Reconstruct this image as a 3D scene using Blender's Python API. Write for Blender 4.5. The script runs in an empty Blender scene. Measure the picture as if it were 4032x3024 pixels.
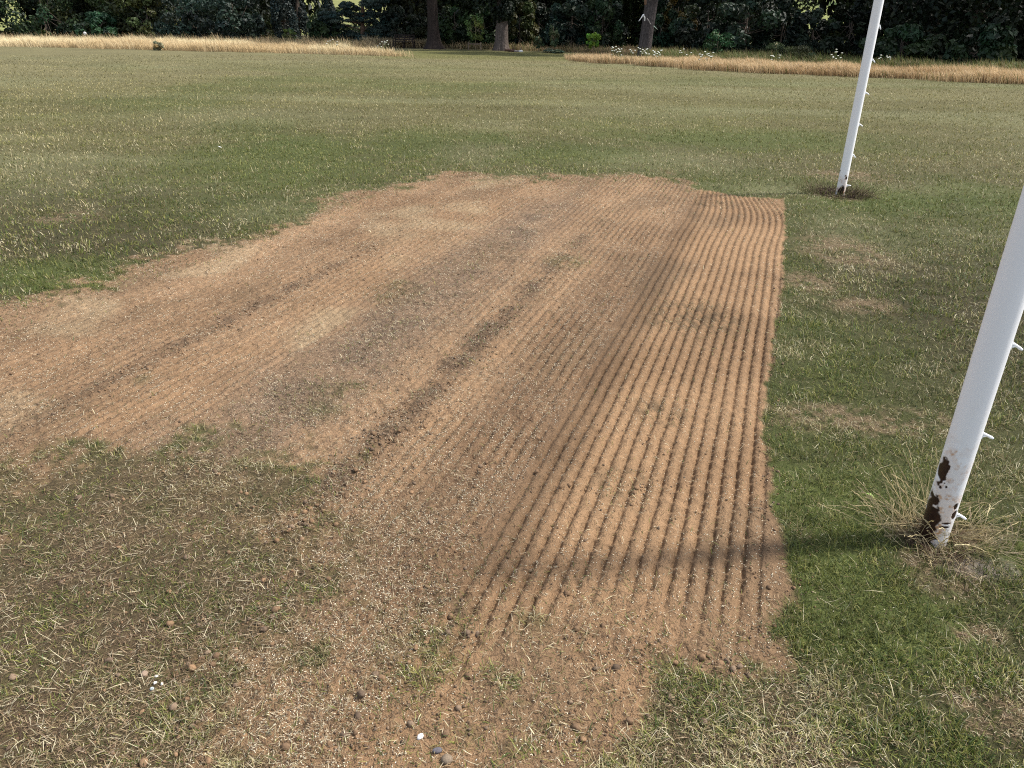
import bpy, bmesh, math
import numpy as np
from mathutils import Vector, Matrix
sc = bpy.context.scene
COL = sc.collection
RNG = np.random.default_rng(7)

# ------------------------------------------------------------------ camera
F_PX, PITCH, ROLL, CAM_H = 2937.0, math.radians(25.68), math.radians(.78), 1.6
fw = Vector((0, math.cos(PITCH), -math.sin(PITCH)))
up = Vector((0, math.sin(PITCH), math.cos(PITCH)))
rt = Vector((1, 0, 0))
cR, sR = math.cos(ROLL), math.sin(ROLL)
R_ = rt*cR + up*sR
U_ = up*cR - rt*sR
cam_d = bpy.data.cameras.new("camera")
cam = bpy.data.objects.new("camera", cam_d)
COL.objects.link(cam)
m = Matrix((R_, U_, -fw)).transposed().to_4x4()
m.translation = Vector((0, 0, CAM_H))
cam.matrix_world = m
cam_d.sensor_width = 36
cam_d.lens = 36*F_PX/4032
cam_d.clip_start = .05
cam_d.clip_end = 3000
sc.camera = cam

# ------------------------------------------------------------------ world, sun, exposure
SUN_EL = math.radians(53.0)
SUN_AZ = math.atan2(.24, 1.54)          # direction towards the sun in the xy plane, from +x
w = bpy.data.worlds.new("World"); sc.world = w; w.use_nodes = True
nt = w.node_tree
sky = nt.nodes.new('ShaderNodeTexSky'); sky.sky_type = 'NISHITA'; sky.sun_disc = False
sky.sun_elevation = SUN_EL
sky.sun_rotation = math.radians(90) - SUN_AZ
sky.dust_density = 2.0
hs = nt.nodes.new('ShaderNodeHueSaturation'); hs.inputs['Saturation'].default_value = .55; hs.inputs['Value'].default_value = 1.1
nt.links.new(sky.outputs[0], hs.inputs['Color']); nt.links.new(hs.outputs[0], nt.nodes['Background'].inputs[0])
nt.nodes['Background'].inputs[1].default_value = .15
sd = bpy.data.lights.new("sun", 'SUN'); sd.energy = 3.5; sd.angle = math.radians(4.6); sd.color = (1, .95, .88)
so = bpy.data.objects.new("sun", sd); COL.objects.link(so)
tosun = Vector((math.cos(SUN_AZ)*math.cos(SUN_EL), math.sin(SUN_AZ)*math.cos(SUN_EL), math.sin(SUN_EL)))
so.rotation_euler = tosun.to_track_quat('Z', 'Y').to_euler(); so.location = (20, 0, 30)
vs = sc.view_settings
vs.view_transform = 'Standard'; vs.look = 'None'; vs.exposure = 0.68; vs.gamma = 1
sc.cycles.pixel_filter_type = 'BLACKMAN_HARRIS'; sc.cycles.filter_width = 1.1
sc.cycles.use_denoising = False; sc.cycles.max_bounces = 5; sc.cycles.diffuse_bounces = 3

# ------------------------------------------------------------------ helpers
def tag(o, label=None, cat=None, group=None, kind=None):
    if label: o['label'] = label
    if cat: o['category'] = cat
    if group: o['group'] = group
    if kind: o['kind'] = kind
    return o

def empty(name, loc):
    o = bpy.data.objects.new(name, None); COL.objects.link(o); o.location = loc; o.empty_display_size = .1
    return o

def mesh_np(name, V, faces, mat, col=None, parent=None, smooth=False, loc=None):
    """faces: list of (k-column int arrays).  V (n,3).  col (n,3) linear colour per vertex."""
    me = bpy.data.meshes.new(name)
    V = np.asarray(V, np.float32)
    me.vertices.add(len(V)); me.vertices.foreach_set('co', V.ravel())
    idx = np.concatenate([f.ravel() for f in faces]).astype(np.int32)
    tot = np.concatenate([np.full(len(f), f.shape[1], np.int32) for f in faces])
    st = np.concatenate([[0], np.cumsum(tot)[:-1]]).astype(np.int32)
    me.loops.add(len(idx)); me.loops.foreach_set('vertex_index', idx)
    me.polygons.add(len(tot)); me.polygons.foreach_set('loop_start', st)
    try: me.polygons.foreach_set('loop_total', tot)
    except Exception: pass
    me.polygons.foreach_set('use_smooth', np.full(len(tot), smooth, bool))
    if col is not None:
        a = me.color_attributes.new('tint', 'FLOAT_COLOR', 'POINT')
        c4 = np.ones((len(V), 4), np.float32); c4[:, :3] = col
        a.data.foreach_set('color', c4.ravel())
    me.update(calc_edges=True)
    me.materials.append(mat)
    o = bpy.data.objects.new(name, me); COL.objects.link(o)
    if parent: o.parent = parent
    if loc is not None: o.location = loc
    return o

def lattice(ix, iy, seed):
    h = (ix.astype(np.int64)*374761393 + iy.astype(np.int64)*668265263 + seed*1442695041) & 0x7fffffff
    h = ((h ^ (h >> 13))*1274126177) & 0x7fffffff
    h = (h ^ (h >> 16)) & 0xffff
    return h.astype(np.float32)/65535.0

def vnoise(x, y, seed=0):
    ix = np.floor(x); iy = np.floor(y)
    fx = (x-ix).astype(np.float32); fy = (y-iy).astype(np.float32)
    ix = ix.astype(np.int64); iy = iy.astype(np.int64)
    fx = fx*fx*(3-2*fx); fy = fy*fy*(3-2*fy)
    a = lattice(ix, iy, seed); b = lattice(ix+1, iy, seed); c = lattice(ix, iy+1, seed); d = lattice(ix+1, iy+1, seed)
    return (a*(1-fx)+b*fx)*(1-fy)+(c*(1-fx)+d*fx)*fy     # 0..1

def fbm(x, y, scale, seed=0, octv=3):
    s = 0; a = 1; t = 0
    for k in range(octv):
        f = 2**k/scale
        c, sn = math.cos(.7*k+seed), math.sin(.7*k+seed)
        s = s + a*vnoise((x*c-y*sn)*f+17.3*k, (x*sn+y*c)*f-9.1*k, seed+k*31); t += a; a *= .55
    return s/t

def sm(a, b, x):
    t = np.clip((x-a)/(b-a), 0, 1); return t*t*(3-2*t)

def mixc(a, b, t):
    a = np.asarray(a, np.float32); b = np.asarray(b, np.float32)
    return a*(1-t[..., None])+b*t[..., None]

# ------------------------------------------------------------------ layout (metres; camera foot is the origin, +y ahead)
NEAR = np.array([1.4897, 2.1443]); FAR = np.array([3.5430, 8.2352])
Dv = (FAR-NEAR)/np.linalg.norm(FAR-NEAR); Nv = np.array([Dv[1], -Dv[0]])
def to_uv(x, y):
    return (x-NEAR[0])*Nv[0]+(y-NEAR[1])*Nv[1], (x-NEAR[0])*Dv[0]+(y-NEAR[1])*Dv[1]
def from_uv(u, v):
    return NEAR[0]+u*Nv[0]+v*Dv[0], NEAR[1]+u*Nv[1]+v*Dv[1]
SOIL = [(-3.146,4.307),(-2.868,4.872),(-2.351,5.902),(-1.651,7.628),(-0.846,9.172),(-0.276,8.736),(0.365,8.841),(1.009,8.83),(1.692,9.057),(1.998,8.433),(2.385,7.961),(2.83,7.873),(1.851,4.926),(1.474,3.915),(1.155,3.019),(0.935,2.072),(0.776,1.536),(0.595,1.532),(0.432,1.555),(0.378,1.464),(0.293,1.289),(0.239,1.213),(0.1,.9),(-0.95,.9),(-0.873,1.196),(-0.857,1.232),(-0.816,1.326),(-0.759,1.429),(-0.799,1.541),(-0.723,1.63),(-0.692,1.807),(-0.711,1.987),(-0.808,2.111),(-0.952,2.365),(-1.149,2.524),(-1.36,2.589),(-1.501,2.697),(-1.692,2.691),(-1.839,2.507),(-1.919,2.342),(-2.6,2.2),(-3.6,2.6),(-3.7,3.6)]
TUFT = [(0.016,1.442,0.055,0.062),(0.05,1.692,0.083,0.045),(-0.861,3.028,0.106,0.114),(-0.822,3.247,0.134,0.102),(-0.763,4.716,0.183,0.237),(0.385,5.47,0.175,0.184),(-0.573,1.52,0.045,0.033),(-0.498,1.418,0.037,0.03),(0.099,1.341,0.059,0.042),(-0.047,1.488,0.038,0.032),(-0.899,2.305,0.103,0.149),(-1.229,2.358,0.208,0.186),(-0.702,2.074,0.079,0.076),(0.039,1.259,0.057,0.026),(-0.11,1.296,0.046,0.04),(-1.821,3.32,0.045,0.079),(-0.257,1.551,0.13,0.153)]
THIN = [(-0.207,1.716,0.12,0.13),(0.424,2.43,0.126,0.129),(0.673,3.05,0.129,0.138),(2.053,7.6,0.238,0.177),(1.1,4.3,.3,.4)]
BARE = [(1.671,2.989,0.342,0.111),(1.45,3.073,0.174,0.07),(2.65,5.905,0.267,0.423),(2.082,5.039,0.165,0.213),(1.419,1.961,0.108,0.118),(1.272,1.388,0.11,0.088),(1.558,2.137,0.148,0.08),(1.453,2.188,0.084,0.083),(4.04,9.293,0.466,0.319),(-1.99,3.929,0.259,0.209),(1.366,1.669,0.083,0.037),(2.273,4.566,0.182,0.135),(-3.983,6.641,0.242,0.208),(3.438,8.03,0.177,0.195),(3.60,8.22,.30,.17)]
GREEN = [(1.219,2.355,0.212,0.185),(1.026,1.93,0.122,0.115),(1.107,1.702,0.209,0.116),(-3.264,5.012,0.475,0.317),(-3.115,10.094,1.197,1.515),(-1.465,11.528,0.684,1.449),(0.891,10.843,0.988,0.854),(3.622,12.535,1.939,1.123),(3.841,7.939,0.604,0.479),(5.106,8.021,0.461,0.986),(1.693,2.063,0.096,0.076),(-0.456,12.13,0.433,0.789)]
PALE = [(2.097,10.344,0.762,0.782),(-0.532,10.717,0.385,0.625),(2.8,16.737,1.517,0.968),(3.008,8.372,0.42,0.316),(-5.018,14.865,1.704,1.161),(-0.523,13.92,0.493,0.681),(3.017,6.525,0.251,0.505),(-2.228,7.026,0.344,0.288),(-1.419,7.381,0.271,0.209)]

def poly_sd(x, y, P):
    P = np.array(P); d2 = np.full(x.shape, 1e9); inside = np.zeros(x.shape, bool)
    n = len(P)
    for i in range(n):
        a = P[i]; b = P[(i+1) % n]; e = b-a
        t = np.clip(((x-a[0])*e[0]+(y-a[1])*e[1])/(e@e), 0, 1)
        dx = x-a[0]-t*e[0]; dy = y-a[1]-t*e[1]
        d2 = np.minimum(d2, dx*dx+dy*dy)
        if a[1] != b[1]:
            c = (a[1] > y) != (b[1] > y)
            inside ^= c & (x < (b[0]-a[0])*(y-a[1])/(b[1]-a[1])+a[0])
    return np.where(inside, 1, -1)*np.sqrt(d2)

def blobs(x, y, L, n, soft=1.0):
    s = np.zeros(x.shape)
    for cx, cy, rx, ry in L:
        q = np.sqrt(((x-cx)/rx)**2+((y-cy)/ry)**2)
        s = np.maximum(s, 1-sm(.45, 1.45*soft, q+(n-.5)*1.1))
    return s

def fields(x, y):
    """all ground cover, 0..1, at world points"""
    x = np.asarray(x, np.float64); y = np.asarray(y, np.float64)
    r = np.sqrt(x*x+y*y)
    u, v = to_uv(x, y)
    n1 = fbm(x, y, .16, 3); n2 = fbm(x, y, .045, 5); n3 = fbm(x, y, .6, 9)
    near = r < 14
    sdv = np.full(x.shape, -9.0)
    if near.any(): sdv[near] = poly_sd(x[near], y[near], SOIL)
    aL = sm(-3.7, -4.5, u); aB = sm(3.3, 2.7, y)*sm(-1.1, -1.35, u); aF = sm(5.0, 6.0, v)*sm(-1.2, -1.6, u)
    w_ = .017+.17*aL+.26*aB*(.35+.65*sm(1.75, 2.2, y))+.24*aF+.05*sm(-.4, -.7, v)
    soil = sm(-.5, .5, sdv/(2*w_)+(n1-.5)*1.7+(n2-.5)*1.3+(n3-.5)*(aL+aB+aF)*1.3)
    edge = np.exp(-(sdv/np.where(sdv > 0, .34, .12))**2)*(u < -1.3)*(y > 2.9)*sm(.42, .68, n1*.55+n2*.45)
    edge = np.maximum(edge, .8*np.exp(-(sdv/.6)**2)*sm(4.6, 5.6, v)*sm(.38, .66, n1*.6+n2*.4))
    tuft = blobs(x, y, TUFT, n2*.5+n1*.5)*sm(.32, .62, n2*.6+n1*.4)
    thin = blobs(x, y, THIN, n2*.5+n1*.5)*.5
    bare = blobs(x, y, BARE, n1*.5+n3*.5, 1.2)*sm(.36, .62, n1*.4+n2*.6)
    green = blobs(x, y, GREEN, n1, 1.3)
    pale = blobs(x, y, PALE, n3*.6+n1*.4, 1.5)*.5
    # broken grass and thatch left standing along the gaps between the passes
    gap = (np.exp(-((u+2.72+.1*(n3-.5))/.22)**2)+.8*np.exp(-((u+2.15)/.1)**2))*sm(5.3, 3.8, v)
    resid = np.clip(gap*(.35+1.1*n1), 0, 1)*sm(.45, .62, n1*.5+n2*.5+gap*.08)
    lane = np.exp(-((u+3.64+.05*(n1-.5))/.075)**2)*sm(-1, -.4, v)*sm(3.2, 1.6, v) \
        + np.exp(-((u+2.13+.08*(n1-.5))/.085)**2)*sm(-.95, -.7, v)*sm(4.2, .8, v) \
        + .7*np.exp(-((v+.86-.03*np.sin(u*9))/.06)**2)*(u > -1.1)*(u < -.6) \
        + .5*np.exp(-((u+.56)/.03)**2)*(v > -.9)*(v < 3)
    loose = sm(-.35, -.75, v)                         # ends of the passes, no grooves
    bl = sm(-.5, .3, -x-.35)*sm(2.75, 2.45, y)*(1-soil)   # sparse worn turf at the lower left
    br = sm(-.2, .1, x)*sm(1.62, 1.45, y)*sm(1.0, .7, x)*(1-soil)
    return dict(r=r, u=u, v=v, n1=n1, n2=n2, n3=n3, sd=sdv, soil=soil, tuft=tuft, thin=thin, bare=bare, green=green,
                pale=pale, resid=resid, lane=np.clip(lane, 0, 1), loose=loose, bl=bl, br=br, edge=edge)

SP = .0545
def grooves(u, v, n1, n2, n3):
    bend = .17*sm(4.9, 6.1, v)**1.5 + .006*np.sin(v*1.7) - .05*np.exp(-((v-4.6)/.6)**2)
    uu = u + bend*sm(-1.7, -.6, u)
    k = np.floor((uu+.003*(n1-.5))/SP); ph = (uu+.006*(n1-.5))/SP-k       # 0..1 across one ridge
    A = sm(-1.47, -1.42, uu)*sm(-.54, -.60, uu)
    A = A*sm(-.85, -.45, v+.25*(n1-.5)+.45*sm(-1.0,-1.4,u))
    B = sm(-1.47, -1.52, uu)*sm(-4.95, -4.8, uu)*sm(-.8, -.35, v+.5*(n1-.5))
    patchy = sm(.32, .62, n3)
    sB = (.28+.75*patchy)*(1-.75*np.exp(-((u+2.72)/.22)**2))*(.6+.6*np.exp(-((u+3.2)/.25)**2)+.4*sm(-2.2, -1.9, u)+.5*sm(2.5,5,v))
    amp = A*(.72+.5*n3)+B*np.clip(sB, 0, 1)*.80
    wob = .15*(n2-.5)
    g = np.exp(-((ph-.5+wob)/.15)**2)
    # little ticks of soil left by the disc teeth, in step from row to row
    pv = (v/.074+k*.18) % 1.0
    tick = np.exp(-((pv-.5)/.13)**2)
    g = g*(1-.8*tick*A)
    ridge = .5-.5*np.cos((ph-.5)*2*math.pi)
    return amp, g, ridge

def height(x, y, F=None, fine=True):
    F = F or fields(x, y)
    amp, g, ridge = grooves(F['u'], F['v'], F['n1'], F['n2'], F['n3'])
    soil = F['soil']
    h = np.zeros_like(x)
    h += soil*amp*(.007*ridge-.016*g)
    fall = sm(40, 4, F['r'])
    h += (F['n3']-.5)*.03*sm(.5, 6, F['r'])+(F['n1']-.5)*.010*fall
    if fine:
        f1 = fbm(x, y, .028, 21, 3)
        rough = soil*(.55+.6*(F['u'] < -1.47)+.5*F['loose']+.9*F['lane']+.8*F['resid']+.5*F['thin'])+(1-soil)*1.1
        h += (f1-.5)*.013*rough*sm(14, 4, F['r'])
    h += F['tuft']*.006+F['lane']*.006
    # the hollow worn round each post
    for P, d, rr in ((NEAR, .02, .16), (FAR, .035, .2)):
        h -= d*np.exp(-(((x-P[0])**2+(y-P[1])**2)/rr**2))
    return h

# linear base colours
C_SOIL = (.285, .178, .097); C_SOIL2 = (.216, .133, .072); C_CLOD = (.115, .076, .048); C_GREY = (.185, .130, .088)
C_GRASSBASE = (.036, .030, .015); C_FAR = (.100, .092, .038); C_DRY = (.17, .12, .07)

def ground_colour(x, y, F):
    n1, n2, n3, r = F['n1'], F['n2'], F['n3'], F['r']
    s = mixc(C_SOIL, C_SOIL2, sm(.35, .7, n3)*.8)
    rake = fbm(F['u']/.022, F['v']/.9, 1.0, 33, 2); rake2 = fbm(F['u']/.16, F['v']/2.5, 1.0, 35, 2)
    s = s*(0.86+.2*n2+(.34*(rake-.5)+.42*(rake2-.5))*(F['u'] < -1.47))[..., None]
    greyl = np.clip(np.exp(-((F['u']+2.72)/.3)**2)*sm(5.6, 3.5, F['v'])*.8+(F['u'] < -1.47)*.22, 0, 1)*(.3+n1)
    s = mixc(s, C_GREY, np.clip(greyl, 0, 1))
    s = mixc(s, C_CLOD, np.clip(F['lane']*.8*(.4+n1)+F['resid']*.5, 0, 1))
    s = mixc(s, C_SOIL2, F['loose']*.6)
    damp_shade = np.exp(-((F['u']+1.68+.1*(n3-.5))/.20)**2)*sm(5.2, 2.0, F['v'])*sm(-1.3, -.8, F['v'])  # moist brown soil, with the crossbar's soft shadow painted into its colour
    s = mixc(s, (.150, .092, .052), np.clip(damp_shade*.95*(.5+n1), 0, 1))
    patch = fbm(F['u'], F['v']/2.2, .42, 38, 3)
    s = mixc(s, (.165, .108, .062), sm(.5, .72, patch)*.65)
    s = mixc(s, (.33, .250, .150), sm(.56, .75, fbm(x, y, .7, 39, 3))*.5*(F['u'] < -3.0))
    s = mixc(s, (.085, .062, .036), F['thin']*sm(.4, .6, n2)*1.3)
    big = fbm(x, y, 5.5, 41, 3); mid = fbm(x*.35, y, .9, 43, 3); str_ = fbm(x*.22+y*.05, y, 2.6, 47, 2)
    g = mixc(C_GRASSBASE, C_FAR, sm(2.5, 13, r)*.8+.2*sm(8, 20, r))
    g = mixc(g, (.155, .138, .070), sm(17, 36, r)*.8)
    g = mixc(g, (.065, .080, .022), np.clip(sm(.48, .68, big)*.6+F['green']*.8, 0, 1)*sm(45, 22, r))
    g = mixc(g, (.150, .150, .075), np.clip(sm(.5, .7, str_)*.5+F['pale']*.6, 0, 1))
    g = g*(.80+.4*mid)[..., None]
    # fresh green mown band in front of the trees
    band = sm(40, 43, y-.18*x*0)*sm(57, 54, y+.15*x)*sm(-9, -6, x)*sm(5, 2.5, x)
    g = mixc(g, (.105, .105, .034), band*.8)
    g = mixc(g, C_DRY, F['bare']*.8)
    thin = np.clip((F['bl']*.75+F['br']*.5)*(.5+n1), 0, 1)
    g = mixc(g, (.090, .060, .036), thin)
    dark = .9*np.exp(-(((x-FAR[0])/.20)**2+((y-FAR[1])/.14)**2)*(.6+n2))+.75*np.exp(-(((x-NEAR[0])/.15)**2+((y-NEAR[1]+.03)/.12)**2)*(.6+n2))
    g = mixc(g, (.040, .027, .018), np.clip(dark, 0, 1))
    g = mixc(g, (.20, .17, .14), .8*blobs(x, y, [(1.57, 1.98, .10, .07)], n2))
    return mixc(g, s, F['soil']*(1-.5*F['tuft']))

# ------------------------------------------------------------------ materials
def new_mat(name):
    m_ = bpy.data.materials.new(name); m_.use_nodes = True
    nt = m_.node_tree; b = nt.nodes['Principled BSDF']
    b.inputs['Roughness'].default_value = .95
    b.inputs['Specular IOR Level'].default_value = .15
    return m_, nt, b

def mat_ground():
    m_, nt, b = new_mat('soil_and_turf')
    L = nt.links.new; N = nt.nodes.new
    at = N('ShaderNodeVertexColor'); at.layer_name = 'tint'
    co = N('ShaderNodeNewGeometry')
    n1 = N('ShaderNodeTexNoise'); n1.inputs['Scale'].default_value = 330; n1.inputs['Detail'].default_value = 3
    n2 = N('ShaderNodeTexNoise'); n2.inputs['Scale'].default_value = 24; n2.inputs['Detail'].default_value = 4
    for q in (n1, n2): L(co.outputs['Position'], q.inputs['Vector'])
    mr = N('ShaderNodeMapRange'); mr.inputs[1].default_value = .3; mr.inputs[2].default_value = .7
    mr.inputs[3].default_value = .78; mr.inputs[4].default_value = 1.2
    L(n1.outputs[0], mr.inputs[0])
    mr2 = N('ShaderNodeMapRange'); mr2.inputs[1].default_value = .3; mr2.inputs[2].default_value = .7
    mr2.inputs[3].default_value = .85; mr2.inputs[4].default_value = 1.14
    L(n2.outputs[0], mr2.inputs[0])
    mm = N('ShaderNodeMath'); mm.operation = 'MULTIPLY'; L(mr.outputs[0], mm.inputs[0]); L(mr2.outputs[0], mm.inputs[1])
    vm = N('ShaderNodeVectorMath'); vm.operation = 'SCALE'; L(at.outputs[0], vm.inputs[0]); L(mm.outputs[0], vm.inputs['Scale'])
    L(vm.outputs[0], b.inputs['Base Color'])
    bp = N('ShaderNodeBump'); bp.inputs['Strength'].default_value = .7; bp.inputs['Distance'].default_value = .004
    L(n1.outputs[0], bp.inputs['Height'])
    bp2 = N('ShaderNodeBump'); bp2.inputs['Strength'].default_value = .6; bp2.inputs['Distance'].default_value = .02
    n3 = N('ShaderNodeTexNoise'); n3.inputs['Scale'].default_value = 95; n3.inputs['Detail'].default_value = 3; n3.inputs['Roughness'].default_value = .65
    L(co.outputs['Position'], n3.inputs['Vector'])
    bp3 = N('ShaderNodeBump'); bp3.inputs['Strength'].default_value = 1.0; bp3.inputs['Distance'].default_value = .011
    L(n3.outputs[0], bp3.inputs['Height']); L(bp.outputs[0], bp3.inputs['Normal'])
    L(n2.outputs[0], bp2.inputs['Height']); L(bp3.outputs[0], bp2.inputs['Normal']); L(bp2.outputs[0], b.inputs['Normal'])
    return m_

def mat_tint(name, trans=0.0, rough=.8, spec=.2, scale=None, lo=.8, hi=1.2):
    m_, nt, b = new_mat(name)
    L = nt.links.new; N = nt.nodes.new
    at = N('ShaderNodeVertexColor'); at.layer_name = 'tint'
    src = at.outputs[0]
    if scale:
        tc = N('ShaderNodeTexCoord'); n = N('ShaderNodeTexNoise'); n.inputs['Scale'].default_value = scale; n.inputs['Detail'].default_value = 4
        L(tc.outputs['Object'], n.inputs['Vector'])
        mr = N('ShaderNodeMapRange'); mr.inputs[1].default_value = .3; mr.inputs[2].default_value = .7
        mr.inputs[3].default_value = lo; mr.inputs[4].default_value = hi
        L(n.outputs[0], mr.inputs[0])
        vm = N('ShaderNodeVectorMath'); vm.operation = 'SCALE'; L(src, vm.inputs[0]); L(mr.outputs[0], vm.inputs['Scale'])
        src = vm.outputs[0]
        bp = N('ShaderNodeBump'); bp.inputs['Strength'].default_value = .5; bp.inputs['Distance'].default_value = 1/scale*.4
        L(n.outputs[0], bp.inputs['Height']); L(bp.outputs[0], b.inputs['Normal'])
    L(src, b.inputs['Base Color'])
    b.inputs['Roughness'].default_value = rough; b.inputs['Specular IOR Level'].default_value = spec
    if trans:
        t = N('ShaderNodeBsdfTranslucent'); L(src, t.inputs[0])
        mx = N('ShaderNodeMixShader'); mx.inputs[0].default_value = trans
        L(b.outputs[0], mx.inputs[1]); L(t.outputs[0], mx.inputs[2])
        L(mx.outputs[0], nt.nodes['Material Output'].inputs[0])
    return m_

M_GROUND = mat_ground()
M_BLADE = mat_tint('grass_blade', .25, .6, .3)
M_LEAF = mat_tint('leaf', .22, .55, .3)
M_CLOD = mat_tint('soil_clod', 0, .95, .1, 220, .75, 1.2)
M_STRAW = mat_tint('straw', .15, .7, .25)
M_BARK = mat_tint('bark', 0, .9, .15, 9, .6, 1.35)
M_DRYGRASS = mat_tint('dry_stem', .3, .7, .25)
M_HILL = mat_tint('hill_turf', 0, .95, .1, .12, .8, 1.15)

# ------------------------------------------------------------------ ground: one polar sheet centred under the camera
def build_ground():
    rs = [.35]
    while rs[-1] < 600:
        r = rs[-1]; rs.append(r+min(max(.0042, .92*(r*r+2.56)/1194), r*.12) if r > .9 else r+.03)
    rs = np.array(rs)
    fine = np.radians(np.linspace(90-43, 90+43, 1150))
    rest = np.radians(np.linspace(90+43, 450-43, 90)[1:-1])
    th = np.concatenate([fine, rest]); nT = len(th); nR = len(rs)
    Rg, Tg = np.meshgrid(rs, th, indexing='ij')
    X = Rg*np.cos(Tg); Y = Rg*np.sin(Tg)
    X = np.append(X.ravel(), 0.0); Y = np.append(Y.ravel(), 0.0)
    F = fields(X, Y); Z = height(X, Y, F)
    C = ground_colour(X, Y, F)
    i = np.arange(nR-1)[:, None]; j = np.arange(nT)[None, :]; j2 = (j+1) % nT
    Q = np.stack([i*nT+j+0*j2, (i+1)*nT+j+0*j2, (i+1)*nT+j2, i*nT+j2], -1).reshape(-1, 4)
    cen = len(X)-1
    T = np.stack([np.full(nT, cen), np.arange(nT), (np.arange(nT)+1) % nT], -1)
    V = np.stack([X, Y, Z], -1)
    soilf = F['sd'][Q].mean(1) > 0
    # soil faces become their own sheet that shares its edge with the lawn (no overlap)
    def sub(Qs, extra=None):
        used = np.unique(Qs if extra is None else np.concatenate([Qs.ravel(), extra.ravel()]))
        mp = np.full(len(V), -1); mp[used] = np.arange(len(used))
        fs = [mp[Qs]]
        if extra is not None: fs.append(mp[extra])
        return V[used], fs, C[used]
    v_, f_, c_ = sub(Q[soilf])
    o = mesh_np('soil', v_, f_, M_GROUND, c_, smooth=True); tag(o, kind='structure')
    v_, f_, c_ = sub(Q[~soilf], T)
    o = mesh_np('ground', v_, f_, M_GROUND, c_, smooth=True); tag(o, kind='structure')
build_ground()

def build_hill():
    # farmland rising behind the trees
    xs = np.linspace(-420, 420, 120); ys = np.concatenate([np.linspace(105, 300, 50), np.linspace(310, 560, 20)])
    X, Y = np.meshgrid(xs, ys, indexing='xy')
    Z = -.4+(Y-105)*.16*sm(100, 170, Y)+3*(fbm(X, Y, 90, 61)-.5)*sm(105, 160, Y)
    nx = len(xs); i = np.arange(len(ys)-1)[:, None]; j = np.arange(nx-1)[None, :]
    Q = np.stack([i*nx+j, i*nx+j+1, (i+1)*nx+j+1, (i+1)*nx+j], -1).reshape(-1, 4)
    c = mixc((.17, .20, .06), (.24, .24, .10), fbm(X.ravel(), Y.ravel(), 30, 62))
    hedge = (np.abs(((Y.ravel()+.1*X.ravel()) % 62)-31) < 1.6)
    c[hedge] = (.05, .08, .03)
    o = mesh_np('hill', np.stack([X.ravel(), Y.ravel(), Z.ravel()], -1), [Q], M_HILL, c, smooth=True)
    tag(o, kind='structure')
build_hill()

# ------------------------------------------------------------------ blades
def blades(P, h, wd, az, tilt, curl, col, tipcol=None, seg=2):
    """P (n,3) base; tilt angle from vertical at mid, curl adds to it at the tip"""
    n = len(P)
    lean = np.stack([np.cos(az), np.sin(az), np.zeros(n)], -1)
    side = np.stack([-np.sin(az), np.cos(az), np.zeros(n)], -1)
    tw = RNG.uniform(-.9, .9, n)
    side = side*np.cos(tw)[:, None]+lean*np.sin(tw)[:, None]
    up_ = np.array([0, 0, 1.0])
    d1 = lean*np.sin(tilt)[:, None]+up_*np.cos(tilt)[:, None]
    t2 = tilt+curl
    d2 = lean*np.sin(t2)[:, None]+up_*np.cos(t2)[:, None]
    w_ = (wd/2)[:, None]; h_ = h[:, None]
    m_ = P+d1*h_*.55; tip = m_+d2*h_*.45
    tip[:, 2] = np.maximum(tip[:, 2], P[:, 2]+.001)
    V = np.stack([P-side*w_, P+side*w_, m_-side*w_*.8, m_+side*w_*.8, tip], 1).reshape(-1, 3)
    b = (np.arange(n)*5)[:, None]
    Q = b+np.array([[0, 1, 3, 2]]); T = b+np.array([[2, 3, 4]])
    tc = col if tipcol is None else tipcol
    C = np.stack([col*.8, col*.8, col, col, tc], 1).reshape(-1, 3)
    return V, Q, T, C

def join_blades(L):
    off = 0; V = []; Q = []; T = []; C = []
    for v, q, t, c in L:
        V.append(v); Q.append(q+off); T.append(t+off); C.append(c); off += len(v)
    return np.concatenate(V), [np.concatenate(Q), np.concatenate(T)], np.concatenate(C)

def scatter_polar(n, r0, r1, pw, half=47):
    """density falls with distance: sample r with pdf ~ r^(1-pw)"""
    q = RNG.random(n)
    e = 2-pw
    r = (r0**e+q*(r1**e-r0**e))**(1/e) if abs(e) > 1e-6 else r0*(r1/r0)**q
    th = np.radians(90+RNG.uniform(-half, half, n))
    return r*np.cos(th), r*np.sin(th), r

GREENS = np.array([[.092, .118, .018], [.052, .082, .018], [.140, .150, .030], [.200, .190, .050], [.036, .064, .018]])
STRAWS = np.array([[.34, .28, .15], [.50, .44, .28], [.16, .115, .06], [.28, .25, .11]])

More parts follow.
